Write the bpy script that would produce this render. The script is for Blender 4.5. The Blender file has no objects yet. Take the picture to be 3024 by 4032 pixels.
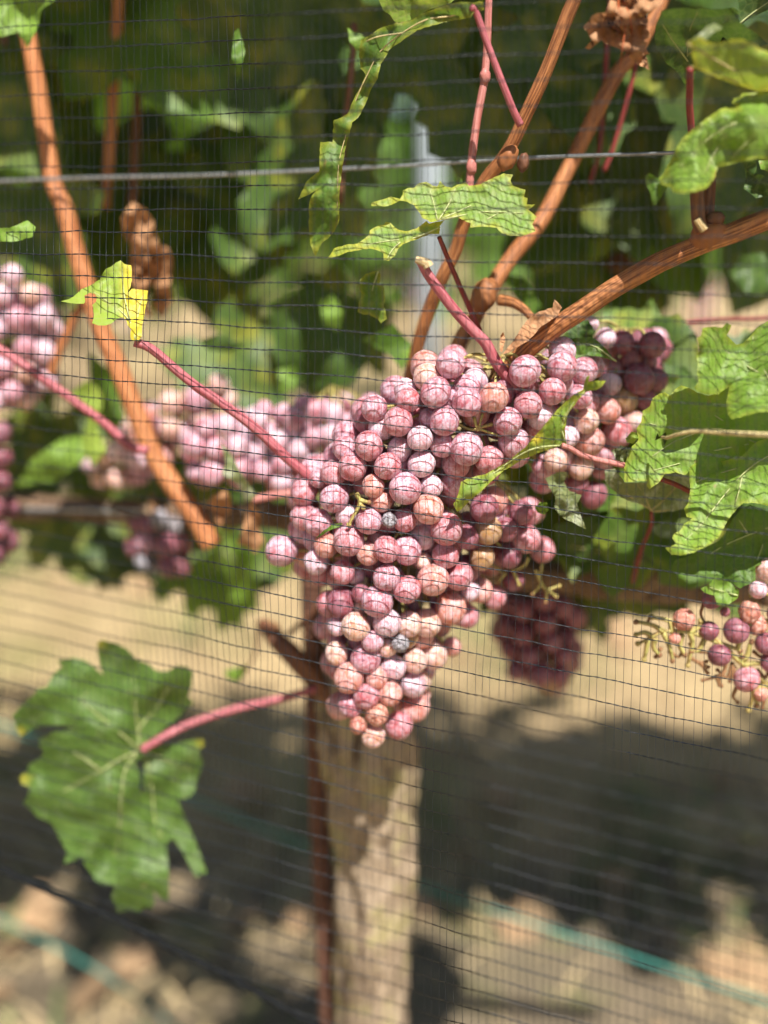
import bpy, bmesh, math, random
import numpy as np
from mathutils import Vector, Matrix, noise
from mathutils.geometry import delaunay_2d_cdt

# ------------------------------------------------------------------ camera, world, sun, exposure
scene = bpy.context.scene
COL = scene.collection
PITCH = math.radians(16.0)
CAM_H = 1.0
LENS = 35.0
W, H = 3024.0, 4032.0
F = H * LENS / 36.0
cam_d = bpy.data.cameras.new('camera')
cam_d.sensor_fit = 'VERTICAL'; cam_d.sensor_height = 36.0; cam_d.sensor_width = 27.0
cam_d.lens = LENS; cam_d.clip_start = 0.02; cam_d.clip_end = 500
cam_d.dof.use_dof = True
cam_d.dof.focus_distance = 0.477
cam_d.dof.aperture_fstop = 2.1
cam_d.dof.aperture_blades = 0
cam = bpy.data.objects.new('camera', cam_d); COL.objects.link(cam)
cam.location = (0, 0, CAM_H)
cam.rotation_euler = (math.pi / 2 - PITCH, 0, 0)
scene.camera = cam

SUN_DIR = Vector((-0.16, 0.53, -0.83)).normalized()      # the way the light travels
sun_el = math.asin(-SUN_DIR.z)
world = bpy.data.worlds.new('World'); scene.world = world; world.use_nodes = True
wn = world.node_tree.nodes; wl = world.node_tree.links
sky = wn.new('ShaderNodeTexSky'); sky.sky_type = 'NISHITA'; sky.sun_disc = False
sky.sun_elevation = sun_el
sky.sun_rotation = math.atan2(-SUN_DIR.x, -SUN_DIR.y)
sky.air_density = 1.0; sky.dust_density = 1.2
bg = wn['Background']; bg.inputs['Strength'].default_value = 0.05
wl.new(sky.outputs[0], bg.inputs['Color'])
sl = bpy.data.lights.new('sun', 'SUN'); sl.energy = 5.0; sl.angle = math.radians(0.53); sl.color = (1.0, 0.95, 0.86)
so = bpy.data.objects.new('sun', sl); COL.objects.link(so)
so.rotation_euler = SUN_DIR.to_track_quat('-Z', 'Y').to_euler()
scene.view_settings.view_transform = 'Standard'; scene.view_settings.look = 'None'
scene.view_settings.exposure = 0.82; scene.view_settings.gamma = 1.0
scene.view_settings.use_curve_mapping = False
scene.cycles.max_bounces = 6; scene.cycles.transmission_bounces = 4; scene.cycles.diffuse_bounces = 3; scene.cycles.use_adaptive_sampling = True; scene.cycles.adaptive_threshold = 0.02
scene.cycles.use_denoising = True
scene.cycles.sample_clamp_indirect = 4.0

rnd = random.Random(7)
sp, cp = math.sin(PITCH), math.cos(PITCH)
def at(x, y, Y):
    """world point on the vertical plane at distance Y seen at photo position x, y"""
    dx = (x - W / 2) / F; dy = (H / 2 - y) / F
    t = Y / (cp + sp * dy)
    return Vector((t * dx, Y, CAM_H + t * (dy * cp - sp)))
def mpp(y, Y):
    """metres per photo pixel there"""
    dy = (H / 2 - y) / F
    return Y / (cp + sp * dy) / F
def crop(x0, y0, s):
    return lambda *pts: [(x0 + p[0] / s, y0 + p[1] / s) + tuple(p[2:]) for p in pts]
cA = crop(1000, 1300, 1.659); cB = crop(1000, 2000, 1.659); cC = crop(1800, 1100, 1.3554)
cD = crop(1800, 1900, 1.3554); cE = crop(0, 2300, 1.508); cF = crop(200, 980, 3.318)
cG = crop(1250, 650, 1.8433); cH = crop(1150, 0, 2.0738); cI = crop(2224, 0, 2.0738)
cJ = crop(2324, 1200, 1.8433); cK = crop(1512, 0, 1.0972); cL = crop(600, 1700, 2.212)
c1 = crop(0, 0, 1.0972); c3 = crop(0, 1000, 1.0972); cV = crop(0, 0, 0.5486)

# ------------------------------------------------------------------ object helpers
def link(name, me, mat=None, parent=None, loc=None):
    o = bpy.data.objects.new(name, me); COL.objects.link(o)
    if me is not None and mat is not None and not me.materials: me.materials.append(mat)
    if parent is not None: o.parent = parent
    if loc is not None: o.location = loc
    return o
def tag(o, label=None, cat=None, group=None, kind=None):
    if label: o['label'] = label
    if cat: o['category'] = cat
    if group: o['group'] = group
    if kind: o['kind'] = kind
    return o
def empty(name, loc, label, cat, group=None):
    o = bpy.data.objects.new(name, None); COL.objects.link(o); o.location = loc
    o.empty_display_size = 0.02
    return tag(o, label, cat, group)
def mesh(name, v, f, smooth=True):
    me = bpy.data.meshes.new(name); me.from_pydata([tuple(p) for p in v], [], f); me.update()
    if smooth: me.polygons.foreach_set('use_smooth', [True] * len(me.polygons))
    return me
def part(name, v, f, mat, parent, smooth=True, uv=None):
    """mesh in world coordinates, re-centred and parented (parents are never rotated)"""
    v = [Vector(p) for p in v]
    c = sum(v, Vector()) / len(v)
    me = mesh(name, [p - c for p in v], f, smooth)
    if uv is not None:
        l = me.uv_layers.new(name='UVMap'); l.data.foreach_set('uv', [q for pq in uv for q in pq])
    o = link(name, me, mat, parent)
    off = Vector((0, 0, 0)); p = parent
    while p is not None: off += p.location; p = p.parent
    o.location = c - off
    return o
def smooth_path(pts, n=6):
    P = [Vector(p[0]) for p in pts]; R = [p[1] for p in pts]
    if len(P) < 3:
        return [(P[0].lerp(P[1], i / n), R[0] + (R[1] - R[0]) * i / n) for i in range(n + 1)]
    out = []
    for i in range(len(P) - 1):
        a = P[i - 1] if i else P[0] * 2 - P[1]; b = P[i]; c = P[i + 1]
        d = P[i + 2] if i + 2 < len(P) else P[-1] * 2 - P[-2]
        for k in range(n):
            t = k / n; t2 = t * t; t3 = t2 * t
            q = 0.5 * ((2 * b) + (c - a) * t + (2 * a - 5 * b + 4 * c - d) * t2 + (-a + 3 * b - 3 * c + d) * t3)
            out.append((q, R[i] + (R[i + 1] - R[i]) * t))
    out.append((P[-1], R[-1]))
    return out
def tube_data(path, sides=10, rough=0.0, seed=0, ridge=0.0):
    v, f, uv = [], [], []
    n = len(path); up = None; L = 0
    for i, (p, r) in enumerate(path):
        a = path[max(0, i - 1)][0]; b = path[min(n - 1, i + 1)][0]
        t = (b - a).normalized() if (b - a).length > 1e-9 else Vector((0, 0, 1))
        if up is None:
            up = t.orthogonal().normalized()
        up = (up - t * up.dot(t)).normalized(); side = t.cross(up)
        if i: L += (p - path[i - 1][0]).length
        for k in range(sides):
            an = 2 * math.pi * k / sides
            rr = r
            if rough: rr *= 1 + rough * noise.noise(Vector((math.cos(an) * 1.7 + seed, math.sin(an) * 1.7, L * 60)))
            if ridge: rr *= 1 + ridge * math.sin(an * 7 + seed + L * 8)
            v.append(p + (up * math.cos(an) + side * math.sin(an)) * rr)
    lens = [0]
    for i in range(1, n): lens.append(lens[-1] + (path[i][0] - path[i - 1][0]).length)
    for i in range(n - 1):
        for k in range(sides):
            k2 = (k + 1) % sides
            f.append((i * sides + k, i * sides + k2, (i + 1) * sides + k2, (i + 1) * sides + k))
            uv += [(k / sides, lens[i]), ((k + 1) / sides, lens[i]), ((k + 1) / sides, lens[i + 1]), (k / sides, lens[i + 1])]
    f.append(tuple(range(sides - 1, -1, -1))); uv += [(0, 0)] * sides
    f.append(tuple((n - 1) * sides + k for k in range(sides))); uv += [(0, lens[-1])] * sides
    return v, f, uv
def tube(name, pts, mat, parent, sides=10, n=6, rough=0.0, ridge=0.0):
    v, f, uv = tube_data(smooth_path(pts, n), sides, rough, rnd.random() * 50, ridge)
    return part(name, v, f, mat, parent, True, uv)
def px_tube(name, pts, Ys, wpx, mat, parent, **k):
    """tube through photo positions; Ys and wpx may be numbers or lists"""
    out = []
    m = len(pts)
    for i, p in enumerate(pts):
        t = i / (m - 1)
        Y = Ys[0] + (Ys[-1] - Ys[0]) * t if isinstance(Ys, (list, tuple)) else Ys
        w = wpx[0] + (wpx[-1] - wpx[0]) * t if isinstance(wpx, (list, tuple)) else wpx
        out.append((at(p[0], p[1], Y), w * 0.5 * mpp(p[1], Y)))
    return tube(name, out, mat, parent, **k)

# ------------------------------------------------------------------ materials
class NT:
    def __init__(s, name):
        s.m = bpy.data.materials.new(name); s.m.use_nodes = True
        s.t = s.m.node_tree; s.n = s.t.nodes; s.n.clear()
        s.out = s.n.new('ShaderNodeOutputMaterial')
    def add(s, typ, **kw):
        nd = s.n.new('ShaderNode' + typ)
        for k, v in kw.items():
            if hasattr(nd, k): setattr(nd, k, v)
        return nd
    def set(s, nd, **kw):
        for k, v in kw.items():
            k = k.replace('_', ' ')
            i = nd.inputs[k]
            if hasattr(v, 'is_output') or isinstance(v, bpy.types.NodeSocket): s.t.links.new(v, i)
            else: i.default_value = (*v, 1.0) if isinstance(v, tuple) and len(v) == 3 and i.type == 'RGBA' else v
        return nd
    def noise(s, vec, scale, detail=4, rough=0.6, dist=0.0):
        nd = s.add('TexNoise'); s.set(nd, Scale=scale, Detail=detail, Roughness=rough, Distortion=dist)
        if vec is not None: s.t.links.new(vec, nd.inputs['Vector'])
        return nd.outputs['Fac']
    def ramp(s, fac, stops, interp='LINEAR'):
        nd = s.add('ValToRGB'); cr = nd.color_ramp; cr.interpolation = interp
        while len(cr.elements) < len(stops): cr.elements.new(0.5)
        for e, (p, c) in zip(cr.elements, stops):
            e.position = p; e.color = (*c, 1) if isinstance(c, tuple) else (c, c, c, 1)
        s.t.links.new(fac, nd.inputs[0]); return nd.outputs[0]
    def mix(s, fac, a, b, mode='MIX'):
        nd = s.add('Mix'); nd.data_type = 'RGBA'; nd.blend_type = mode
        for sock, v in ((nd.inputs[0], fac), (nd.inputs[6], a), (nd.inputs[7], b)):
            if isinstance(v, bpy.types.NodeSocket): s.t.links.new(v, sock)
            else: sock.default_value = (*v, 1.0) if isinstance(v, tuple) else v
        return nd.outputs[2]
    def math(s, op, a, b=0.5, c=None):
        nd = s.add('Math'); nd.operation = op; nd.use_clamp = False
        for i, v in enumerate((a, b, c)):
            if v is None: continue
            if isinstance(v, bpy.types.NodeSocket): s.t.links.new(v, nd.inputs[i])
            else: nd.inputs[i].default_value = v
        return nd.outputs[0]
    def objco(s, randomize=True):
        tc = s.add('TexCoord'); oi = s.add('ObjectInfo')
        if not randomize: return tc.outputs['Object'], oi.outputs['Random']
        va = s.add('VectorMath'); va.operation = 'ADD'
        mu = s.math('MULTIPLY', oi.outputs['Random'], 37.0)
        s.t.links.new(tc.outputs['Object'], va.inputs[0]); s.t.links.new(mu, va.inputs[1])
        return va.outputs[0], oi.outputs['Random']
    def bump(s, h, strength=0.3, dist=0.001, normal=None):
        nd = s.add('Bump'); s.set(nd, Height=h, Strength=strength, Distance=dist)
        if normal is not None: s.t.links.new(normal, nd.inputs['Normal'])
        return nd.outputs[0]
    def principled(s, **kw):
        nd = s.add('BsdfPrincipled'); s.set(nd, **kw); return nd
    def finish(s, sh):
        s.t.links.new(sh, s.out.inputs['Surface']); return s.m

def leaf_mat(name, c1, c2, trans, tfac=0.38, rough=0.5, vein=(0.20, 0.26, 0.07), yel=(0.84, 0.68, 0.06), powder=0.0, hue=0.25):
    N = NT(name); co, r = N.objco()
    n1 = N.noise(co, 55, 5, 0.6); n2 = N.noise(co, 420, 3, 0.6)
    col = N.mix(N.ramp(n1, [(0.32, 0.0), (0.68, 1.0)]), c1, c2)
    col = N.mix(N.math('MULTIPLY', r, hue), col, tuple(min(1, c * 1.5) for c in c2))
    vo = N.add('TexVoronoi'); vo.feature = 'DISTANCE_TO_EDGE'; N.set(vo, Scale=260.0); N.t.links.new(co, vo.inputs['Vector'])
    cell = N.ramp(vo.outputs['Distance'], [(0.0, 1.0), (0.12, 0.0)])
    col = N.mix(N.math('MULTIPLY', cell, 0.35), col, vein)
    av = N.add('Attribute'); av.attribute_name = 'vein'
    ay = N.add('Attribute'); ay.attribute_name = 'yel'
    col = N.mix(N.math('MULTIPLY', av.outputs['Fac'], 0.75), col, vein)
    yn = N.math('MULTIPLY', ay.outputs['Fac'], N.ramp(N.noise(co, 90, 4, 0.7), [(0.25, 0.55), (0.6, 1.0)]))
    col = N.mix(yn, col, yel)
    # small brown and pale flecks
    fl = N.ramp(N.noise(co, 210, 2, 0.5), [(0.70, 0.0), (0.76, 1.0)])
    col = N.mix(N.math('MULTIPLY', fl, 0.6), col, (0.30, 0.22, 0.08))
    if powder:
        pw = N.ramp(N.noise(co, 120, 6, 0.75), [(0.50, 0.0), (0.64, 1.0)])
        col = N.mix(N.math('MULTIPLY', pw, powder), col, (0.55, 0.58, 0.46))
    hgt = N.math('ADD', N.math('MULTIPLY', vo.outputs['Distance'], 0.9), N.math('ADD', N.math('MULTIPLY', n2, 0.4), N.math('MULTIPLY', n1, 0.3)))
    nb = N.bump(hgt, 0.35, 0.0012)
    p = N.principled(Base_Color=col, Roughness=rough, Specular_IOR_Level=0.4, Normal=nb)
    tr = N.add('BsdfTranslucent'); N.set(tr, Normal=nb)
    tcol = N.mix(0.45, col, trans); tcol = N.mix(yn, tcol, (0.75, 0.6, 0.05)); N.t.links.new(tcol, tr.inputs['Color'])
    ms = N.add('MixShader'); ms.inputs[0].default_value = tfac
    N.t.links.new(p.outputs[0], ms.inputs[1]); N.t.links.new(tr.outputs[0], ms.inputs[2])
    return N.finish(ms.outputs[0])
M = {}
M['leaf'] = leaf_mat('leaf_green', (0.075, 0.165, 0.022), (0.115, 0.22, 0.032), (0.32, 0.50, 0.04), 0.42)
M['leaf_broad'] = leaf_mat('leaf_mid_green', (0.055, 0.125, 0.02), (0.10, 0.185, 0.034), (0.28, 0.45, 0.04), 0.34, 0.5, powder=0.12)
M['leaf_dark'] = leaf_mat('leaf_shaded_green', (0.035, 0.08, 0.014), (0.055, 0.11, 0.02), (0.18, 0.30, 0.025), 0.28)  # canopy shade put into the green of these leaves
M['leaf_bright'] = leaf_mat('leaf_light_green', (0.155, 0.29, 0.035), (0.21, 0.36, 0.05), (0.45, 0.62, 0.05), 0.40, vein=(0.30, 0.36, 0.12))
M['leaf_under'] = leaf_mat('leaf_underside', (0.13, 0.17, 0.06), (0.20, 0.24, 0.10), (0.30, 0.42, 0.05), 0.35, 0.6, vein=(0.34, 0.33, 0.14), powder=0.8)
M['leaf_yellow'] = leaf_mat('leaf_yellowing', (0.22, 0.36, 0.05), (0.30, 0.42, 0.06), (0.52, 0.60, 0.05), 0.40, vein=(0.42, 0.42, 0.15))
M['leaf_dry'] = leaf_mat('leaf_dry', (0.42, 0.21, 0.10), (0.56, 0.32, 0.17), (0.55, 0.25, 0.10), 0.28, 0.75, vein=(0.30, 0.10, 0.04), hue=0.1)

def cane_mat(name, a, b, dark, freq=34.0, rough=0.55, strength=0.6):
    N = NT(name); tc = N.add('TexCoord'); mp = N.add('Mapping')
    N.t.links.new(tc.outputs['UV'], mp.inputs['Vector']); mp.inputs['Scale'].default_value = (freq, 38.0, 1)
    st = N.noise(mp.outputs[0], 1.0, 5, 0.6, 0.3)
    co, r = N.objco()
    n2 = N.noise(co, 35, 4, 0.6); n3 = N.noise(co, 600, 2, 0.5)
    col = N.mix(N.ramp(n2, [(0.3, 0.0), (0.7, 1.0)]), a, b)
    col = N.mix(N.ramp(st, [(0.40, 1.0), (0.56, 0.0)]), col, dark)
    col = N.mix(N.math('MULTIPLY', N.ramp(n3, [(0.62, 0.0), (0.72, 1.0)]), 0.5), col, dark)
    p = N.principled(Base_Color=col, Roughness=rough, Specular_IOR_Level=0.35, Normal=N.bump(st, strength, 0.0008))
    return N.finish(p.outputs[0])
M['cane'] = cane_mat('cane_bark', (0.47, 0.175, 0.06), (0.56, 0.25, 0.105), (0.17, 0.055, 0.02))
M['cane_far'] = cane_mat('cane_bark_orange', (0.50, 0.19, 0.075), (0.55, 0.24, 0.10), (0.32, 0.11, 0.04), 20)
M['cane_brown'] = cane_mat('cane_bark_brown', (0.20, 0.085, 0.045), (0.26, 0.12, 0.065), (0.09, 0.035, 0.02))
M['petiole'] = cane_mat('petiole_pink', (0.42, 0.115, 0.14), (0.50, 0.19, 0.21), (0.33, 0.07, 0.09), 16, 0.5, 0.25)
M['petiole_pale'] = cane_mat('petiole_rose', (0.52, 0.20, 0.19), (0.58, 0.28, 0.25), (0.40, 0.12, 0.10), 16, 0.5, 0.25)
M['petiole_dark'] = cane_mat('petiole_red', (0.22, 0.035, 0.035), (0.30, 0.06, 0.05), (0.14, 0.02, 0.02), 14, 0.45, 0.2)
M['cut'] = cane_mat('cut_wood', (0.62, 0.48, 0.26), (0.70, 0.58, 0.36), (0.42, 0.28, 0.12), 12, 0.8, 0.6)
M['stem'] = cane_mat('bunch_stem', (0.42, 0.44, 0.12), (0.52, 0.47, 0.18), (0.34, 0.19, 0.07), 10, 0.55, 0.3)
M['stem_dry'] = cane_mat('bunch_stem_dry', (0.34, 0.17, 0.08), (0.42, 0.24, 0.11), (0.14, 0.06, 0.03), 10, 0.7, 0.4)

def bark_mat(name, a, b, lichen, dark):
    N = NT(name); tc = N.add('TexCoord'); mp = N.add('Mapping')
    N.t.links.new(tc.outputs['Object'], mp.inputs['Vector']); mp.inputs['Scale'].default_value = (90, 90, 16)
    st = N.noise(mp.outputs[0], 1.0, 6, 0.65, 0.6)
    n1 = N.noise(tc.outputs['Object'], 45, 5, 0.7); n2 = N.noise(tc.outputs['Object'], 180, 3, 0.6)
    col = N.mix(N.ramp(n1, [(0.3, 0.0), (0.7, 1.0)]), a, b)
    col = N.mix(N.math('MULTIPLY', N.ramp(N.noise(tc.outputs['Object'], 28, 4, 0.7), [(0.50, 0.0), (0.60, 1.0)]), 0.7), col, lichen)
    col = N.mix(N.ramp(st, [(0.34, 1.0), (0.48, 0.0)]), col, dark)
    h = N.math('ADD', st, N.math('MULTIPLY', n2, 0.4))
    p = N.principled(Base_Color=col, Roughness=0.9, Specular_IOR_Level=0.15, Normal=N.bump(h, 0.9, 0.004))
    return N.finish(p.outputs[0])
M['bark'] = bark_mat('vine_bark', (0.29, 0.215, 0.145), (0.42, 0.33, 0.24), (0.42, 0.37, 0.17), (0.085, 0.055, 0.037))
M['bark_dark'] = bark_mat('cordon_bark', (0.15, 0.095, 0.06), (0.22, 0.14, 0.09), (0.24, 0.18, 0.12), (0.05, 0.03, 0.02))

def grape_mat(name, skin, skin2, bloom, bl=0.62, sss=(1.0, 0.28, 0.18), lo=0.36, hi=0.60):
    N = NT(name); co, r = N.objco()
    n1 = N.noise(co, 1.5, 6, 0.68, 0.8); n2 = N.noise(co, 7.0, 5, 0.75, 0.6); n4 = N.noise(co, 0.8, 2, 0.5)
    col = N.mix(N.ramp(n4, [(0.35, 0.0), (0.65, 1.0)]), skin, skin2)
    col = N.mix(N.math('MULTIPLY', r, 0.35), col, skin2)
    # waxy bloom: broad patches, rubbed away in places, and fine scratches
    b1 = N.ramp(n1, [(lo, 0.12), (hi, 1.0)]); b2 = N.ramp(n2, [(0.36, 0.35), (0.56, 1.0)])
    mp = N.add('Mapping'); mp.inputs['Scale'].default_value = (9.0, 2.2, 1.6); mp.inputs['Rotation'].default_value = (0.5, 0.4, 0.9)
    N.t.links.new(co, mp.inputs['Vector'])
    sc = N.ramp(N.noise(mp.outputs[0], 1.0, 3, 0.6, 1.5), [(0.30, 0.25), (0.44, 1.0)])
    bf = N.math('MULTIPLY', N.math('MULTIPLY', b1, b2), N.math('MULTIPLY', sc, bl))
    col2 = N.mix(bf, col, bloom)
    sp_ = N.ramp(N.noise(co, 4.2, 2, 0.4), [(0.70, 0.0), (0.735, 1.0)])
    col2 = N.mix(N.math('MULTIPLY', sp_, 0.7), col2, tuple(c * 0.4 for c in skin))
    ro = N.math('ADD', N.math('MULTIPLY', bf, 0.45), 0.30)
    p = N.principled(Base_Color=col2, Roughness=ro, Specular_IOR_Level=0.45, Normal=N.bump(n2, 0.10, 0.0004),
                     Subsurface_Weight=0.45, Subsurface_Scale=0.0055)
    p.inputs['Subsurface Radius'].default_value = sss
    return N.finish(p.outputs[0])
M['g_m'] = grape_mat('grape_mauve', (0.34, 0.042, 0.066), (0.42, 0.08, 0.10), (0.71, 0.57, 0.69), 0.97)
M['g_r'] = grape_mat('grape_rose', (0.34, 0.034, 0.045), (0.42, 0.066, 0.07), (0.71, 0.55, 0.65), 0.78)
M['g_a'] = grape_mat('grape_amber', (0.46, 0.10, 0.055), (0.52, 0.16, 0.085), (0.76, 0.56, 0.60), 0.85)
M['g_p'] = grape_mat('grape_pale', (0.52, 0.27, 0.13), (0.55, 0.22, 0.15), (0.82, 0.66, 0.69), 0.92, (1.0, 0.5, 0.2))
M['g_l'] = grape_mat('grape_lavender', (0.42, 0.11, 0.13), (0.47, 0.16, 0.18), (0.76, 0.62, 0.73), 1.0, lo=0.30, hi=0.5)
M['g_d'] = grape_mat('grape_crimson_shaded', (0.17, 0.025, 0.04), (0.25, 0.045, 0.055), (0.46, 0.32, 0.42), 0.50)  # dark red skin, lowered further for grapes that hang in shade
M['g_w'] = grape_mat('grape_wrinkled', (0.40, 0.09, 0.06), (0.50, 0.18, 0.11), (0.74, 0.52, 0.48), 0.6)
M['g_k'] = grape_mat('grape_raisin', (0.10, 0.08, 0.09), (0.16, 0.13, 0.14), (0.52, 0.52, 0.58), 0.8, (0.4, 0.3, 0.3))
M['g_o'] = grape_mat('grape_olive_shaded', (0.34, 0.17, 0.05), (0.40, 0.22, 0.08), (0.60, 0.48, 0.46), 0.5, (1.0, 0.6, 0.2))  # olive skin, darkened as well for the shaded bunch

def simple(name, col, rough=0.6, metal=0.0, spec=0.4, var=0.3, scale=60):
    N = NT(name); co, r = N.objco(False)
    n = N.noise(co, scale, 4, 0.6)
    c = N.mix(N.ramp(n, [(0.3, 0.0), (0.7, 1.0)]), tuple(x * (1 - var) for x in col), tuple(min(1, x * (1 + var)) for x in col))
    p = N.principled(Base_Color=c, Roughness=rough, Metallic=metal, Specular_IOR_Level=spec, Normal=N.bump(n, 0.2, 0.001))
    return N.finish(p.outputs[0])
M['net'] = simple('net_plastic', (0.016, 0.020, 0.027), 0.45, 0, 0.4, 0.2, 900)
M['rope'] = simple('rope_black', (0.008, 0.009, 0.010), 0.8, 0, 0.15, 0.3, 500)
M['wire'] = simple('galvanised_wire', (0.42, 0.44, 0.46), 0.38, 0.8, 0.5, 0.25, 300)
M['rust'] = simple('rusty_steel', (0.16, 0.075, 0.05), 0.8, 0.1, 0.3, 0.35, 90)
M['teal'] = simple('teal_string', (0.025, 0.22, 0.18), 0.5, 0, 0.4, 0.2, 200)
M['post'] = simple('galvanised_post', (0.34, 0.38, 0.42), 0.6, 0.2, 0.4, 0.15, 20)
M['straw'] = simple('dry_straw', (0.56, 0.43, 0.24), 0.8, 0, 0.2, 0.35, 3)
M['grass'] = simple('grass_green', (0.11, 0.17, 0.045), 0.6, 0, 0.3, 0.4, 2)
M['litter'] = simple('fallen_leaf', (0.34, 0.22, 0.125), 0.8, 0, 0.2, 0.45, 5)

def ground_mat():
    N = NT('dry_vineyard_ground'); tc = N.add('TexCoord'); co = tc.outputs['Object']
    n1 = N.noise(co, 1.1, 5, 0.6); n2 = N.noise(co, 7, 5, 0.65); n3 = N.noise(co, 45, 4, 0.7); n4 = N.noise(co, 0.35, 3, 0.5)
    col = N.mix(N.ramp(n2, [(0.32, 0.0), (0.66, 1.0)]), (0.38, 0.275, 0.16), (0.56, 0.42, 0.235))
    col = N.mix(N.ramp(n1, [(0.50, 0.0), (0.66, 1.0)]), col, (0.25, 0.25, 0.09))
    col = N.mix(N.ramp(n3, [(0.58, 0.0), (0.72, 1.0)]), col, (0.20, 0.135, 0.085))
    col = N.mix(N.math('MULTIPLY', N.ramp(n4, [(0.45, 0.0), (0.6, 1.0)]), 0.35), col, (0.50, 0.36, 0.22))
    sx = N.add('SeparateXYZ'); N.t.links.new(co, sx.inputs[0])
    d = N.math('ABSOLUTE', N.math('SUBTRACT', sx.outputs[1], 0.85))
    d = N.math('ADD', d, N.math('MULTIPLY', N.math('SUBTRACT', N.noise(co, 3.5, 4, 0.6), 0.5), 0.9))
    strip = N.ramp(d, [(0.45, 1.0), (0.80, 0.0)])
    soil = N.mix(N.ramp(n3, [(0.35, 0.0), (0.65, 1.0)]), (0.12, 0.10, 0.075), (0.20, 0.16, 0.115))  # bare soil under the row, darkened further to deepen the row's shade
    soil = N.mix(N.ramp(N.noise(co, 9, 3, 0.6), [(0.55, 0.0), (0.68, 1.0)]), soil, (0.15, 0.17, 0.06))
    col = N.mix(N.math('MULTIPLY', strip, 0.85), col, soil)
    p = N.principled(Base_Color=col, Roughness=0.95, Specular_IOR_Level=0.1, Normal=N.bump(N.math('ADD', n3, n2), 0.8, 0.03))
    return N.finish(p.outputs[0])
M['ground'] = ground_mat()

# ------------------------------------------------------------------ ground
gn = 90
def warp(i): t = (i / gn) * 2 - 1; return math.copysign(abs(t) ** 2.6, t) * 120
gv = []
for j in range(gn + 1):
    for i in range(gn + 1):
        x, y = warp(i), warp(j) + 2.0
        z = 0.018 * noise.noise(Vector((x * 1.3, y * 1.3, 0))) + 0.01 * noise.noise(Vector((x * 5, y * 5, 3)))
        gv.append((x, y, z - 0.02))
gf = [(j * (gn + 1) + i, j * (gn + 1) + i + 1, (j + 1) * (gn + 1) + i + 1, (j + 1) * (gn + 1) + i) for j in range(gn) for i in range(gn)]
g = link('ground', mesh('ground', gv, gf), M['ground']); tag(g, 'dry straw coloured vineyard ground with soil and green patches', None, None, 'structure')

# ------------------------------------------------------------------ leaf building
def dist_seg(p, a, b):
    ab = (b[0] - a[0], b[1] - a[1]); l = ab[0] ** 2 + ab[1] ** 2
    t = 0 if l == 0 else max(0, min(1, ((p[0] - a[0]) * ab[0] + (p[1] - a[1]) * ab[1]) / l))
    return math.hypot(p[0] - a[0] - ab[0] * t, p[1] - a[1] - ab[1] * t)
def inside(p, poly):
    x, y = p; c = False; n = len(poly); j = n - 1
    for i in range(n):
        xi, yi = poly[i]; xj, yj = poly[j]
        if (yi > y) != (yj > y) and x < (xj - xi) * (y - yi) / (yj - yi + 1e-12) + xi: c = not c
        j = i
    return c
def densify(poly, step, jit, R):
    out = []
    n = len(poly)
    for i in range(n):
        a, b = poly[i], poly[(i + 1) % n]
        L = math.hypot(b[0] - a[0], b[1] - a[1]); k = max(1, int(L / step))
        for q in range(k):
            t = q / k; s = jit * (R.random() - 0.5) if q else 0
            nx, ny = -(b[1] - a[1]) / (L + 1e-9), (b[0] - a[0]) / (L + 1e-9)
            out.append((a[0] + (b[0] - a[0]) * t + nx * s, a[1] + (b[1] - a[1]) * t + ny * s))
    return out
def fill2d(poly, step, holes, R, edge_step=None, jit=0.0):
    loops = [densify(poly, edge_step or step, jit, R)] + [densify(h, edge_step or step, jit * 0.5, R) for h in holes]
    pts, edges = [], []
    for lp in loops:
        o = len(pts); pts += lp; edges += [(o + i, o + (i + 1) % len(lp)) for i in range(len(lp))]
    nb = len(pts)
    xs = [p[0] for p in poly]; ys = [p[1] for p in poly]
    bnd = pts[:]
    y = min(ys); row = 0
    while y < max(ys):
        x = min(xs) + (step / 2 if row % 2 else 0)
        while x < max(xs):
            p = (x + R.uniform(-.25, .25) * step, y + R.uniform(-.25, .25) * step)
            if inside(p, loops[0]) and not any(inside(p, h) for h in loops[1:]):
                if all(abs(p[0] - q[0]) + abs(p[1] - q[1]) > step * 0.45 for q in bnd): pts.append(p)
            x += step
        y += step * 0.87; row += 1
    res = delaunay_2d_cdt([Vector(p) for p in pts], edges, [], 0, 1e-6)
    v2 = res[0]; tris = []
    for f in res[2]:
        c = sum((v2[i] for i in f), Vector((0, 0))) / len(f)
        if inside(c, loops[0]) and not any(inside(c, h) for h in loops[1:]):
            a, b, d = v2[f[0]], v2[f[1]], v2[f[2]]
            if abs((b - a).cross(d - a)) > 1e-12: tris.append(tuple(f))
    return [tuple(p) for p in v2], tris
def set_attr(me, name, vals):
    a = me.attributes.new(name, 'FLOAT', 'POINT'); a.data.foreach_set('value', vals)

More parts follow.
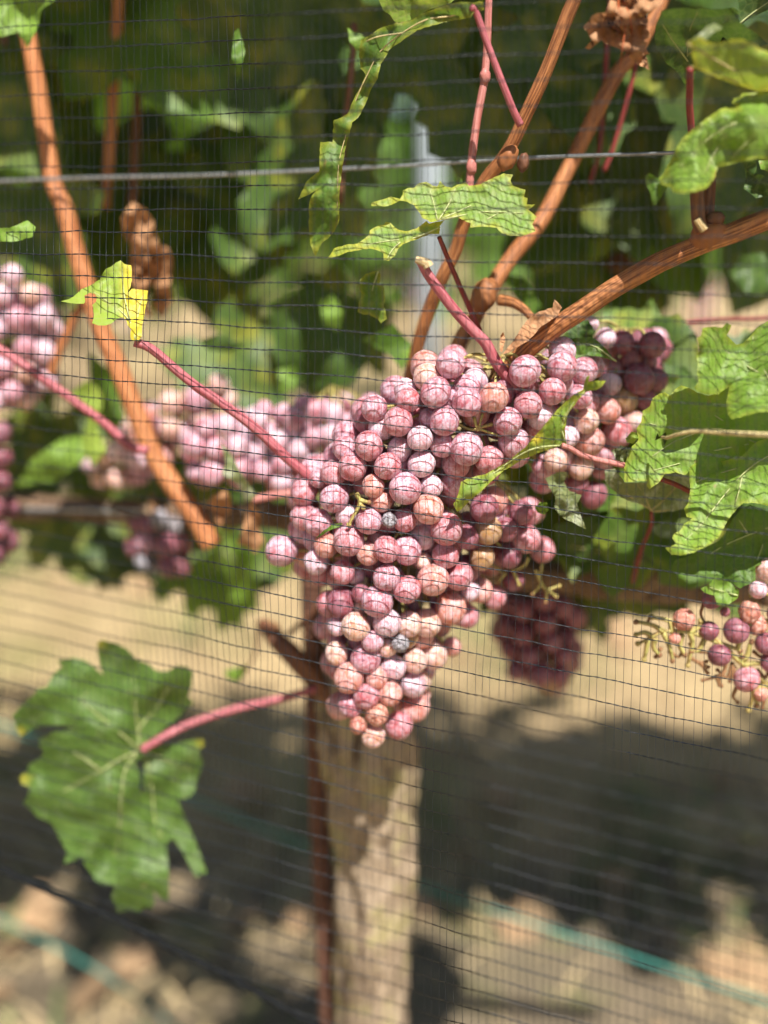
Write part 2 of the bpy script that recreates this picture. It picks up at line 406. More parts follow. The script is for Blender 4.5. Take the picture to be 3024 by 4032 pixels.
def traced_leaf(poly, Y0, mat, parent, ax=0.0, ay=0.0, und=0.006, k=0.004, veins=(), holes=(), step=26, yel=None, edge=0.0, vw=9, jit=4, name='leaf', seed=None, curl=0.0, veinmat=None, fold=None, label=None, voff=0.0003):
    """a blade with the outline seen in the photo, standing at its own depth, tilted, folded and wavy"""
    R = random.Random(seed if seed is not None else int(abs(sum(p[0] * 3 + p[1] for p in poly))))
    s = R.random() * 40
    poly = [(p[0], p[1]) for p in poly]
    pts, tris = fill2d(poly, step, holes, R, min(step, 14), jit)
    cx = sum(p[0] for p in poly) / len(poly); cy = sum(p[1] for p in poly) / len(poly)
    ext = max(max(abs(p[0] - cx) for p in poly), max(abs(p[1] - cy) for p in poly))
    segs = [(a, b) for vv in veins for a, b in zip(vv[:-1], vv[1:])]
    def depth(p):
        x, y = p[0], p[1]
        d = Y0 + ax * (x - cx) + ay * (y - cy) + und * noise.noise(Vector((x * k + s, y * k, s))) + und * 0.35 * noise.noise(Vector((x * k * 3 + s, y * k * 3, s + 5)))
        d += curl * (((x - cx) ** 2 + (y - cy) ** 2) / ext ** 2)
        if segs: d += 0.0012 * math.exp(-(min(dist_seg(p, a, b) for a, b in segs) / 30.0) ** 1.0) - 0.0006
        if fold: d += fold[2] * abs(dist_line(p, fold[0], fold[1]))
        return d
    V = [at(p[0], p[1], depth(p)) for p in pts]
    tris2 = []
    for t in tris:
        nrm = (V[t[1]] - V[t[0]]).cross(V[t[2]] - V[t[0]])
        tris2.append(t if nrm.y < 0 else (t[0], t[2], t[1]))
    o = part(name, V, tris2, M[mat], parent)
    set_attr(o.data, 'vein', [max(0.0, 1 - min((dist_seg(p, a, b) for a, b in segs), default=99) / vw) for p in pts])
    ye = []
    for p in pts:
        q = yel(p) if yel else 0.0
        if edge: q = max(q, edge * .55 * max(0, 1 - min(dist_seg(p, poly[i - 1], poly[i]) for i in range(len(poly))) / 15.0))
        ye.append(min(1, q))
    set_attr(o.data, 'yel', ye)
    if label: o['label'] = label
    for vv in veins:
        m = len(vv)
        pp = [(at(p[0], p[1], depth(p) - voff), (7.5 - 4.8 * i / max(1, m - 1)) * 0.5 * mpp(p[1], Y0)) for i, p in enumerate(vv)]
        vd, vf, uv = tube_data(smooth_path(pp, 4), 5)
        part('vein', vd, vf, M[veinmat or 'vein'], o, True, uv)
    return o
def dist_line(p, a, b):
    L = math.hypot(b[0] - a[0], b[1] - a[1])
    return ((p[0] - a[0]) * (b[1] - a[1]) - (p[1] - a[1]) * (b[0] - a[0])) / L
M['vein'] = simple('leaf_vein', (0.42, 0.46, 0.20), 0.5, 0, 0.3, 0.2, 100)
M['vein_tan'] = simple('leaf_vein_tan', (0.52, 0.42, 0.20), 0.6, 0, 0.3, 0.3, 100)
M['vein_red'] = simple('leaf_vein_red', (0.42, 0.10, 0.03), 0.5, 0, 0.3, 0.2, 100)

HALF = [(0.07, -0.04), (0.12, -0.20), (0.28, -0.32), (0.42, -0.28), (0.52, -0.14), (0.60, 0.02), (0.49, 0.12), (0.60, 0.20), (0.68, 0.40), (0.53, 0.47), (0.38, 0.44), (0.37, 0.58), (0.31, 0.78), (0.16, 0.92)]
def generic_leaf(seed, step=0.12, serr=0.05, fine=True):
    """a vine leaf about 1.3 wide and 1.3 long, blade in x-y, petiole at the origin"""
    R = random.Random(seed)
    pts = [(0, 0.02)] + [(x * R.uniform(.9, 1.1), y * R.uniform(.94, 1.06)) for x, y in HALF] + [(0, 1.06)] + [(-x * R.uniform(.9, 1.1), y * R.uniform(.94, 1.06)) for x, y in reversed(HALF)]
    if fine:
        out = []
        for i in range(len(pts)):
            a, b = pts[i], pts[(i + 1) % len(pts)]
            out.append(a)
            mx, my = (a[0] + b[0]) / 2, (a[1] + b[1]) / 2
            q = R.uniform(0.4, 0.6); d = math.hypot(mx, my - 0.3) + 1e-6
            e = serr * R.uniform(-1.2, 0.3)
            if 0 < i < len(pts) - 1: out.append((a[0] + (b[0] - a[0]) * q + mx / d * e, a[1] + (b[1] - a[1]) * q + (my - .3) / d * e))
        pts = out
    p2, tris = fill2d(pts, step, [], R, step)
    bend = R.uniform(-0.25, 0.25); cup = R.uniform(0.05, 0.4) * R.choice((-1, 1)); s = R.random() * 30
    vein_dirs = [(0, 1.05), (.62, .38), (-.62, .38), (.5, -.18), (-.5, -.18)]
    V = []; vn = []
    for x, y in p2:
        dv = min(dist_seg((x, y), (0, 0), d) for d in vein_dirs)
        z = bend * (y - .3) ** 2 + cup * x * x + 0.10 * noise.noise(Vector((x * 2.2 + s, y * 2.2, s))) + 0.04 * noise.noise(Vector((x * 6, y * 6, s))) - 0.03 * math.exp(-dv / .06)
        V.append((x, y, z)); vn.append(max(0, 1 - dv / 0.05))
    me = mesh('leaf', [(a * .1, b * .1, c * .1) for a, b, c in V], tris); set_attr(me, 'vein', vn)
    set_attr(me, 'yel', [max(0, R.uniform(-.6, .3)) for _ in V])
    return me
LEAF = {}
def leaf_meshes(mat):
    if mat not in LEAF:
        LEAF[mat] = [generic_leaf(i + 11, 0.10) for i in range(5)]
        for m in LEAF[mat]: m.materials.append(M[mat])
    return LEAF[mat]
def rot_leaf(normal, roll):
    n = normal.normalized(); q = n.to_track_quat('Z', 'Y')
    return q.to_matrix().to_4x4() @ Matrix.Rotation(roll, 4, 'Z')
def free_leaf(x, y, Y, size, mat, parent, roll=None, nrm=None):
    me = rnd.choice(leaf_meshes(mat))
    n = nrm or Vector((rnd.uniform(-.5, .5), -1, rnd.uniform(-.2, .8)))
    r = roll if roll is not None else math.pi + rnd.uniform(-.9, .9)
    o = link('leaf', me, None, parent)
    m = rot_leaf(Vector(n), r) @ Matrix.Scale(size * 10, 4)
    c = at(x, y, Y); off = m.to_3x3() @ Vector((0, 0.035, 0))
    m.translation = c - off - parent.location
    o.matrix_local = m
    return o

def joined_leaves(name, spots, mat, parent, seeds=4, step=0.34, kind='stuff', world_off=None):
    """many leaves (position, normal, roll, size) as one mesh"""
    base = []
    for i in range(seeds):
        me = generic_leaf(60 + i, step, 0.0, False)
        base.append((np.array([v.co for v in me.vertices]), [tuple(p.vertices) for p in me.polygons])); bpy.data.meshes.remove(me)
    VV, FF = [], []; n = 0
    for (c, nr, ro, s) in spots:
        bv, bf = base[rnd.randrange(seeds)]
        m = np.array(rot_leaf(nr, ro).to_3x3()) * s * 10
        VV.append(bv @ m.T + np.array(c)); FF += [tuple(i + n for i in f) for f in bf]; n += len(bv)
    me = mesh(name, np.concatenate(VV), FF); set_attr(me, 'vein', [0.0] * n); set_attr(me, 'yel', [0.0] * n)
    o = link(name, me, M[mat], parent)
    if kind: o['kind'] = kind
    return o

# ------------------------------------------------------------------ the vine in front
vine = empty('grapevine', at(1460, 2350, 0.64).xy.to_3d(), 'nearest grapevine with lichen covered trunk, orange canes and torn green leaves behind the net', 'grapevine')
VL = vine.location

# trunk, arms of the cordon
def woody(name, pts, mat, parent, sides=36, n=14, amp=0.16, freq=26, seed=1.0):
    path = smooth_path(pts, n); v, f, uv = tube_data(path, sides)
    cs = [path[i][0] for i in range(len(path)) for _ in range(sides)]
    out = []
    for i, p in enumerate(v):
        d = p - cs[i]
        q = Vector((p.x * freq, p.y * freq, p.z * freq * 0.35)) + Vector((seed, 0, 0))
        a = noise.noise(q) + 0.6 * noise.noise(q * 2.3) + 0.35 * noise.noise(q * 5.1) + 0.2 * noise.noise(q * 11)
        out.append(cs[i] + d * (1 + amp * a))
    return part(name, out, f, mat, parent, True, uv)
TY = 0.592
def tp(x, y, w, Y=TY): return (at(x, y, Y), w * 0.5 * mpp(y, Y))
b0 = at(1440, 4032, TY)
woody('trunk', [(Vector((b0.x - 0.02, b0.y + .01, -0.06)), 0.036), (Vector((b0.x - 0.006, b0.y, 0.12)), 0.030), tp(1455, 4032, 275), tp(1465, 3750, 275), tp(1490, 3400, 300), tp(1470, 3150, 350), tp(1450, 2900, 380), tp(1455, 2650, 350), tp(1500, 2400, 300), tp(1560, 2250, 230)], M['bark'], vine, 72, 26, 0.24, 40)
woody('cordon', [tp(1520, 2330, 230, .59), tp(1700, 2290, 170, .605), tp(2000, 2255, 135, .61), tp(2400, 2290, 140, .61), tp(2750, 2310, 140, .61), tp(3200, 2330, 140, .61), tp(4200, 2380, 130, .60)], M['bark_dark'], vine, 22, 12, 0.2, 40, 3)
woody('cordon', [tp(1560, 2270, 220, .59), tp(1350, 2110, 130, .62), tp(1100, 2030, 110, .64), tp(700, 2030, 100, .68), tp(200, 2000, 100, .70), tp(-900, 1960, 100, .73)], M['bark_dark'], vine, 20, 12, 0.2, 40, 9)
# knob on the right arm
woody('spur', [(p[0], p[1]) for p in (tp(2480, 2330, 60, .60), tp(2560, 2270, 120, .592), tp(2620, 2240, 130, .59), tp(2680, 2160, 60, .60))], M['bark_dark'], vine, 18, 6, 0.3, 60, 5)
woody('spur', [tp(1300, 2760, 60, .58), tp(1180, 2610, 85, .575), tp(1090, 2520, 70, .58), tp(1030, 2450, 40, .59)], M['cane_brown'], vine, 14, 6, 0.12, 60, 6)
px_tube('twig', cL((1180, 1770), (1300, 1660), (1400, 1560), (1520, 1430)), .61, (24, 12), M['cane_brown'], vine)
px_tube('twig', cL((930, 1640), (925, 1760), (905, 1900), (850, 2030), (740, 2190)), .62, (16, 8), M['cane_brown'], vine)

# canes
def cane(pts, Ys, w, mat='cane', name='cane', **k):
    k.setdefault('sides', 14); k.setdefault('rough', 0.10)
    return px_tube(name, pts, Ys, w, M[mat], vine, **k)
cane(cK((870, -130), (830, -20), (760, 150), (690, 330), (620, 480), (560, 610), (510, 690), (440, 780), (350, 950), (310, 1080), (250, 1200), (200, 1330), (150, 1475), (110, 1640)), [.50, .56], [56, 52])
cane(cK((1230, -60), (1100, 200), (1000, 330), (880, 560), (800, 720), (720, 880), (660, 980), (560, 1100), (490, 1200), (430, 1300), (380, 1400), (330, 1475), (250, 1700)), [.60, .54], [58, 66])
cane(cK((2200, 720), (1900, 850), (1659, 945), (1500, 1010), (1380, 1050), (1200, 1130), (1000, 1240), (850, 1340), (720, 1430), (610, 1520), (500, 1650)), [.47, .50], [84, 76])
# swellings at the nodes
def node_knob(x, y, Y, r, mat, axis=(0.4, 0, 1), name='node'):
    bm = bmesh.new(); bmesh.ops.create_icosphere(bm, subdivisions=3, radius=1)
    c = at(x, y, Y); rr = r * mpp(y, Y)
    q = Vector(axis).to_track_quat('Z', 'Y').to_matrix()
    V = []
    for v in bm.verts:
        n = 1 + 0.22 * noise.noise(v.co * 2.0 + Vector((x, y, 0))) + 0.08 * noise.noise(v.co * 6 + Vector((x, y, 0)))
        V.append(c + q @ Vector((v.co.x * rr * n, v.co.y * rr * n, v.co.z * rr * 1.5 * n)))
    f = [tuple(v.index for v in fc.verts) for fc in bm.faces]; bm.free()
    return part(name, V, f, M[mat], vine)
node_knob(2000, 622, .515, 36, 'cane', (.5, 0, 1)); node_knob(2060, 640, .52, 24, 'cane_brown', (.1, 0, 1))
node_knob(1905, 1165, .535, 50, 'cane', (.4, 0, 1)); node_knob(2790, 925, .48, 52, 'cane', (1, 0, .4))
cane(cI((1075, 1380), (1078, 1500), (1080, 1650), (1090, 1800), (1120, 1880)), .475, [56, 54], 'cane_brown')
cane(cI((1190, 1400), (1185, 1550), (1175, 1700), (1170, 1800)), .487, [46, 44], 'cane_brown')
px_tube('cut_end', cI((1078, 1790), (1100, 1825), (1140, 1880)), .4715, [30, 32], M['cut'], vine, rough=.2)
node_knob(2815, 860, .478, 26, 'cane_brown', (1, 0, 0))
# pink shoots and leaf stalks
px_tube('petiole', cK((378, 30), (400, 60), (450, 200), (520, 380), (560, 480), (590, 540)), [.495, .505], [26, 30], M['petiole'], vine)
px_tube('shoot', cK((455, -80), (450, 60), (447, 160), (435, 330), (420, 420), (400, 530), (378, 700), (368, 820)), .525, [30, 33], M['petiole_pale'], vine, rough=.08)
for (x, y) in cK((437, 330), (378, 720)): node_knob(x, y, .524, 21, 'petiole_pale', (-.1, 0, 1))
px_tube('petiole', cG((745, 690), (800, 790), (900, 930), (1010, 1070), (1120, 1190), (1220, 1290)) + cC((200, 430), (290, 550), (345, 640)), [.475, .485], [38, 48], M['petiole'], vine, rough=.06)
px_tube('cut_end', cG((712, 684), (745, 695), (790, 715), (806, 740)), .4735, [26, 44], M['cut'], vine, rough=.35)
px_tube('petiole', cG((882, 520), (930, 640), (1000, 800), (1060, 940), (1130, 1100), (1180, 1200)), [.505, .52], [18, 24], M['petiole_dark'], vine)
px_tube('tendril', cG((1320, 980), (1420, 1000), (1500, 1050), (1560, 1120), (1570, 1180)), [.53, .51], [46, 24], M['cane'], vine)
px_tube('petiole', cF((1090, 1220), (1250, 1270), (1400, 1370), (1659, 1600)) + c3((630 + 230, 390 + 190), (950, 640), (1100, 750), (1250, 890), (1360, 975), (1430, 1030)), [.488, .50], [36, 42], M['petiole'], vine, rough=.06)
px_tube('petiole', c3((-200, 290), (-20, 400), (100, 480), (300, 620), (450, 730), (560, 830), (640, 850)), .57, [38, 36], M['petiole'], vine)
px_tube('petiole', cE((840, 985), (1000, 890), (1150, 820), (1400, 740), (1659, 680), (1880, 620)), [.535, .57], [34, 30], M['petiole'], vine)
px_tube('petiole', c3((1090, 1062), (1180, 1045), (1260, 1035), (1330, 1040)), .56, 32, M['petiole_pale'], vine)
px_tube('petiole', cC((560, 885), (610, 905), (660, 935), (740, 960), (890, 992)), [.452, .458], [20, 24], M['petiole_pale'], vine)
px_tube('petiole', cJ((500, 1262), (610, 1300), (730, 1360), (800, 1400)), .475, 20, M['petiole_dark'], vine)
px_tube('petiole', cJ((445, 1490), (442, 1600), (380, 1750), (335, 1900), (310, 2010)), [.50, .56], [16, 22], M['petiole_dark'], vine)
px_tube('petiole', cI((1020, 560), (1020, 700), (1018, 850), (1035, 1080), (1060, 1400)), [.475, .50], [28, 30], M['petiole_dark'], vine)
px_tube('tendril', cC((1040, 290), (1110, 262), (1200, 235), (1400, 215), (1659, 205), (1900, 150)), .60, [16, 20], M['petiole_dark'], vine)
px_tube('tendril', cJ((520, 960), (560, 965), (640, 940), (780, 918), (960, 930), (1290, 945), (1600, 960)), [.452, .41], [12, 24], M['vein_tan'], vine)
# canes further back on the left and right
cane(c1((40, -200), (100, 60), (150, 300), (200, 600), (230, 790), (280, 900), (320, 1060), (370, 1220), (430, 1400)) + c3((520, 510), (590, 690), (660, 860), (740, 990), (840, 1130), (920, 1262)), [.66, .60], [62, 84], 'cane_far')
cane(c1((-20, 60), (60, 300), (140, 560), (200, 700)), .72, [56, 50], 'cane_brown')
cane(c1((520, -150), (495, 300), (475, 620), (465, 740), (450, 900)), .72, [46, 40], 'cane_far')
cane(c1((620, -150), (600, 250), (590, 520), (580, 700), (570, 880)), .74, [40, 36], 'cane_brown')
cane(c3((360, 210), (300, 320), (250, 430), (220, 520)), .66, [34, 34], 'cane_far')
cane(cK((1330, 780), (1230, 880), (1150, 960), (1080, 1060), (1000, 1180)), .80, [105, 110], 'cane_brown')
cane(cK((540, -60), (570, 100), (590, 230), (610, 300)), .66, [36, 30], 'cane_brown')
cane(cV((765, 50), (762, 130), (745, 280), (735, 440)), .62, [26, 22], 'cane_brown')
px_tube('petiole', cK((985, -80), (965, 180), (950, 420), (930, 640), (890, 790)), .62, [24, 20], M['petiole_dark'], vine)
px_tube('petiole', cK((1125, -60), (1090, 260), (1040, 470), (990, 640), (950, 740)), .60, [18, 20], M['petiole_dark'], vine)

# ---- traced leaves
E1 = cE((860, 965), (900, 920), (1010, 830), (1110, 740), (1155, 705), (1115, 665), (1140, 600), (1145, 520), (1110, 490), (1055, 483), (1000, 515), (930, 515), (880, 475), (840, 460), (800, 440), (760, 390), (700, 355), (610, 330), (578, 345), (580, 420), (600, 500), (610, 540), (560, 490), (500, 450), (440, 435), (390, 445), (340, 460), (370, 490), (310, 545), (280, 610), (220, 620), (205, 655), (150, 700), (100, 750), (70, 780), (85, 810), (95, 860), (120, 905), (160, 880), (200, 855), (290, 840), (390, 835), (470, 850), (400, 862), (310, 880), (230, 925), (240, 965), (260, 1010), (215, 1050), (170, 1075), (165, 1110), (115, 1150), (130, 1185), (180, 1210), (165, 1260), (140, 1300), (195, 1345), (220, 1380), (300, 1415), (330, 1460), (360, 1520), (400, 1590), (380, 1660), (430, 1640), (490, 1620), (500, 1660), (540, 1720), (570, 1770), (620, 1785), (690, 1790), (660, 1850), (680, 1900), (700, 1950), (760, 1935), (820, 1950), (860, 1915), (900, 1925), (920, 1880), (915, 1820), (945, 1860), (1000, 1880), (1005, 1800), (1000, 1700), (990, 1600), (985, 1550), (1010, 1515), (1040, 1520), (1070, 1570), (1110, 1640), (1140, 1700), (1165, 1740), (1230, 1715), (1200, 1640), (1150, 1500), (1090, 1370), (1055, 1280), (1120, 1265), (1155, 1230), (1165, 1170), (1190, 1110), (1205, 1060), (1190, 1020), (1180, 990), (1215, 950), (1200, 920), (1140, 925), (1050, 945), (950, 965), (880, 980))
hole1 = cE((812, 1035), (850, 1050), (856, 1090), (847, 1240), (830, 1240), (825, 1110), (800, 1062))
ve1 = [cE((838, 985), (820, 870), (800, 700), (790, 560)), cE((822, 870), (860, 810), (940, 720), (1000, 615)), cE((835, 985), (720, 890), (600, 790), (480, 690)), cE((830, 990), (720, 1035), (600, 1110), (450, 1190), (380, 1230)), cE((600, 1110), (520, 1050), (430, 995)), cE((815, 1000), (745, 1100), (720, 1250), (710, 1420), (690, 1600)), cE((860, 1000), (900, 1200), (920, 1400), (960, 1500)), cE((860, 990), (1000, 1050), (1150, 1110))]
tipy = cE((1200, 940), (120, 880), (590, 350), (140, 1160))
def yel1(p): return max([0.0] + [0.75 - math.hypot(p[0] - q[0], p[1] - q[1]) / 45 for q in tipy])
traced_leaf(E1, .540, 'leaf_broad', vine, ay=-2e-5, ax=1e-5, und=.018, k=.0035, veins=ve1, holes=[hole1], yel=yel1, veinmat='vein', step=24, voff=.0009)

F2 = cF((130, 685), (230, 660), (300, 620), (360, 565), (400, 525), (480, 495), (555, 455), (640, 400), (660, 355), (720, 260), (790, 230), (850, 180), (915, 150), (965, 200), (1050, 215), (1055, 260), (1060, 400), (1040, 500), (1000, 585), (1060, 520), (1150, 530), (1270, 545), (1260, 680), (1230, 800), (1215, 920), (1190, 1040), (1190, 1140), (1140, 1210), (1060, 1200), (1040, 1150), (1050, 1050), (1010, 1010), (985, 930), (940, 895), (870, 910), (800, 970), (720, 1000), (620, 1000), (540, 970), (560, 900), (555, 760), (540, 735), (590, 690), (600, 640), (580, 590), (510, 575), (440, 610), (450, 690), (430, 715), (330, 715), (270, 710))
def yel2(p): return max(0, min(1, (p[0] - (200 + 880 / 3.318)) / 45.0))
traced_leaf(F2, .494, 'leaf_yellow', vine, ax=2e-5, ay=-9e-5, und=.006, k=.009, veins=[cF((1100, 1180), (1040, 960), (900, 800), (740, 690), (560, 560)), cF((1100, 1180), (1150, 800), (1210, 600)), cF((1040, 960), (960, 600), (930, 250))], yel=yel2, step=14, jit=3)

G1 = cG((620, 185), (660, 165), (700, 165), (740, 130), (790, 122), (840, 150), (870, 155), (890, 115), (930, 155), (975, 165), (1020, 140), (1075, 125), (1100, 150), (1180, 140), (1260, 100), (1350, 60), (1420, 70), (1400, 110), (1420, 150), (1475, 170), (1510, 180), (1500, 230), (1525, 240), (1520, 285), (1580, 285), (1530, 325), (1590, 375), (1560, 430), (1585, 480), (1530, 500), (1480, 518), (1400, 515), (1340, 495), (1300, 455), (1200, 445), (1110, 455), (1110, 420), (1060, 400), (1020, 380), (960, 375), (920, 390), (880, 402), (815, 415), (800, 400), (760, 385), (740, 345), (700, 290), (650, 265), (600, 258), (540, 287), (480, 302), (390, 297), (390, 275), (470, 250), (530, 228), (600, 245), (620, 210))
traced_leaf(G1, .492, 'leaf_bright', vine, ay=-8e-5, und=.008, k=.005, veins=[cG((870, 400), (850, 300), (815, 180)), cG((880, 400), (960, 270), (1000, 170)), cG((900, 390), (1100, 300), (1350, 170)), cG((910, 395), (1200, 340), (1500, 350)), cG((1230, 395), (1330, 340))], edge=.7, step=22)
G2 = cG((70, 680), (100, 640), (120, 605), (200, 580), (290, 570), (340, 535), (375, 505), (380, 475), (440, 440), (485, 430), (495, 412), (530, 418), (560, 450), (590, 470), (640, 480), (720, 460), (790, 405), (810, 425), (920, 402), (890, 440), (885, 500), (820, 500), (700, 545), (620, 575), (585, 610), (560, 660), (520, 695), (480, 690), (480, 640), (440, 620), (380, 605), (300, 618), (220, 630), (150, 660))
traced_leaf(G2, .489, 'leaf_bright', vine, ay=-8e-5, und=.006, k=.006, veins=[cG((890, 450), (700, 530), (560, 545), (400, 570), (150, 630)), cG((600, 560), (540, 620), (500, 690))], edge=.8, step=18)
L15 = cG((310, 830), (350, 790), (440, 765), (460, 800), (450, 860), (485, 890), (490, 960), (480, 1020), (495, 1060), (505, 1115), (460, 1150), (440, 1120), (400, 1100), (370, 1085), (330, 1085), (290, 1065), (300, 1000), (320, 930), (300, 900))
traced_leaf(L15, .505, 'leaf', vine, und=.006, k=.012, veins=[cG((440, 770), (400, 900), (380, 1080))], edge=.5, step=18)
H1 = cH((560, 330), (630, 290), (700, 240), (760, 215), (820, 200), (850, 180), (870, 190), (980, 160), (1060, 110), (1110, 90), (1190, 60), (1280, 35), (1380, 15), (1460, 20), (1560, 10), (1570, 80), (1480, 105), (1460, 145), (1300, 170), (1150, 205), (1020, 245), (960, 290), (860, 360), (790, 410), (760, 470), (725, 520), (700, 640), (640, 740), (590, 870), (540, 960), (490, 1000), (440, 1200), (415, 1340), (385, 1620), (385, 1800), (350, 1880), (310, 1930), (240, 1990), (190, 2090), (150, 2000), (140, 1870), (135, 1700), (150, 1620), (190, 1560), (50, 1630), (120, 1480), (220, 1400), (230, 1160), (330, 1160), (340, 980), (400, 960), (450, 930), (510, 800), (570, 680), (600, 610), (560, 560), (545, 450))
traced_leaf(H1, .507, 'leaf', vine, ax=-4e-5, ay=-1e-5, und=.016, k=.006, veins=[cH((1540, 60), (1300, 130), (1100, 160), (900, 270), (720, 420), (620, 600), (520, 820), (440, 1100), (380, 1350), (370, 1700)), cH((900, 270), (700, 300), (600, 340))], edge=.5, step=24, veinmat='vein_tan')
traced_leaf(cH((690, -60), (740, 80), (800, 120), (850, 190), (980, 160), (1100, 90), (1180, 60), (1290, 30), (1400, -60)), .535, 'leaf_yellow', vine, und=.01, k=.006, step=24, ay=6e-5)
I4 = cI((770, 1455), (820, 1390), (870, 1290), (900, 1230), (950, 1140), (1050, 1050), (1150, 970), (1270, 890), (1370, 870), (1410, 880), (1365, 840), (1380, 800), (1430, 790), (1450, 760), (1560, 755), (1659, 750), (1900, 740), (2050, 900), (2000, 1250), (1800, 1300), (1659, 1305), (1560, 1295), (1500, 1310), (1400, 1330), (1250, 1370), (1215, 1470), (1150, 1540), (1060, 1565), (960, 1580), (890, 1570), (860, 1530), (780, 1500))
traced_leaf(I4, .455, 'leaf_bright', vine, ax=-3e-5, ay=-9e-5, und=.018, k=.005, veins=[cI((1700, 950), (1400, 1000), (1150, 1150), (950, 1350), (830, 1480)), cI((1400, 1000), (1250, 1200), (1150, 1400)), cI((1700, 950), (1500, 1150), (1350, 1300))], edge=.5)
traced_leaf(cI((655, 1440), (690, 1415), (730, 1435), (790, 1470), (840, 1530), (800, 1590), (740, 1675), (715, 1670), (705, 1590), (660, 1490)), .462, 'leaf', vine, und=.006, k=.012, step=16, fold=(cI((740, 1430))[0], cI((740, 1670))[0], 8e-5))
I5 = cI((990, 350), (1040, 325), (1100, 295), (1150, 330), (1200, 355), (1290, 345), (1360, 320), (1450, 320), (1560, 360), (1590, 400), (1659, 420), (1900, 470), (2000, 640), (1900, 770), (1659, 740), (1560, 745), (1480, 715), (1400, 700), (1300, 660), (1160, 600), (1030, 545), (1060, 540), (1030, 400))
traced_leaf(I5, .452, 'leaf_yellow', vine, ay=8e-5, und=.010, k=.006, veins=[cI((1000, 355), (1200, 470), (1400, 580), (1659, 690)), cI((1030, 545), (1300, 630), (1500, 700))], edge=.7, veinmat='vein_tan')
traced_leaf(cI((1000, 345), (1040, 320), (1100, 275), (1160, 220), (1220, 188), (1285, 222), (1270, 240), (1220, 255), (1180, 300), (1140, 335), (1060, 335)), .452, 'leaf_under', vine, ay=-8e-5, und=.006, k=.01, step=16)
I6 = cI((790, 90), (880, 70), (960, 65), (1000, 60), (1080, 75), (1100, 60), (1200, 80), (1290, 75), (1380, 60), (1420, 90), (1420, 180), (1560, 270), (1659, 360), (1500, 420), (1200, 400), (1060, 420), (1080, 560), (1060, 640), (1040, 660), (980, 690), (950, 640), (900, 570), (830, 520), (790, 440), (745, 400), (735, 290), (750, 190), (780, 130))
traced_leaf(I6, .495, 'leaf_dark', vine, ay=1.5e-4, und=.014, k=.006, veins=[cI((1010, 660), (1000, 450), (1020, 250), (1090, 90)), cI((1005, 500), (880, 330), (800, 200)), cI((1005, 450), (1200, 260), (1350, 130))])
traced_leaf(cI((1400, -120), (1420, 60), (1430, 200), (1520, 150), (1640, 90), (1900, -20), (1900, -200)), .51, 'leaf_dark', vine, und=.01, k=.006, veins=[cI((1430, 190), (1540, 100), (1750, -40))])
I7 = cI((420, -160), (360, 40), (330, 105), (260, 110), (220, 130), (190, 180), (145, 225), (190, 265), (215, 330), (165, 395), (200, 405), (260, 355), (300, 330), (360, 370), (450, 400), (500, 430), (545, 480), (590, 525), (690, 570), (680, 520), (660, 450), (690, 440), (660, 400), (680, 350), (640, 330), (700, 300), (690, 260), (650, 200), (680, 180), (670, 120), (760, 60), (800, 20), (780, -160))
traced_leaf(I7, .482, 'leaf_dry', vine, und=.028, k=.012, veins=[cI((450, -100), (440, 60), (490, 200), (470, 400), (445, 570)), cI((470, 0), (530, 130), (545, 290), (500, 480))], veinmat='vein_red', step=16, label='dry brown crumpled leaf')
JA = cJ((815, 170), (880, 160), (960, 165), (990, 130), (1025, 150), (1010, 190), (990, 220), (1025, 255), (1060, 290), (1110, 280), (1150, 240), (1210, 170), (1290, 120), (1480, 60), (1700, 200), (1700, 700), (1480, 760), (1250, 780), (1150, 800), (1030, 832), (1000, 800), (990, 700), (1010, 590), (930, 650), (860, 655), (780, 630), (755, 600), (785, 560), (775, 490), (780, 440), (770, 380), (790, 340), (780, 270), (775, 240), (800, 230))
traced_leaf(JA, .450, 'leaf_bright', vine, ax=-2e-5, ay=-5e-5, und=.014, k=.005, veins=[cJ((1500, 650), (1200, 480), (1000, 350), (860, 200)), cJ((1500, 650), (1250, 620), (1050, 700)), cJ((1300, 540), (1200, 350), (1180, 230))], edge=.35)
JB = cJ((250, 1285), (245, 1180), (270, 1100), (300, 1030), (350, 980), (335, 900), (370, 850), (380, 770), (430, 740), (450, 680), (500, 645), (540, 635), (580, 660), (620, 610), (660, 585), (720, 605), (780, 640), (860, 660), (930, 640), (1010, 580), (1150, 600), (1300, 700), (1400, 900), (1290, 1200), (1100, 1200), (900, 1250), (740, 1260), (620, 1215), (540, 1230), (500, 1290), (430, 1340), (410, 1310), (420, 1280), (380, 1280), (300, 1285))
traced_leaf(JB, .466, 'leaf_bright', vine, ax=1e-5, ay=-5e-5, und=.012, k=.005, veins=[cJ((1200, 1000), (950, 900), (700, 920), (420, 860)), cJ((1200, 1000), (900, 800), (650, 640)), cJ((1150, 1010), (900, 1060), (650, 1150), (350, 1230)), cJ((800, 915), (600, 1000), (450, 1100))], edge=.45, holes=[cJ((470, 985), (490, 930), (480, 900), (500, 960), (550, 925), (560, 980), (540, 1020), (520, 960))])
JC = cJ((720, 1180), (760, 1150), (900, 1150), (1100, 1100), (1200, 1000), (1300, 960), (1480, 900), (1700, 1000), (1700, 1480), (1480, 1500), (1290, 1460), (1200, 1440), (1110, 1440), (1030, 1520), (980, 1600), (930, 1690), (850, 1750), (750, 1800), (650, 1820), (590, 1815), (545, 1765), (590, 1750), (625, 1735), (595, 1690), (610, 1660), (650, 1640), (680, 1590), (740, 1550), (700, 1540), (680, 1480), (710, 1440), (725, 1340))
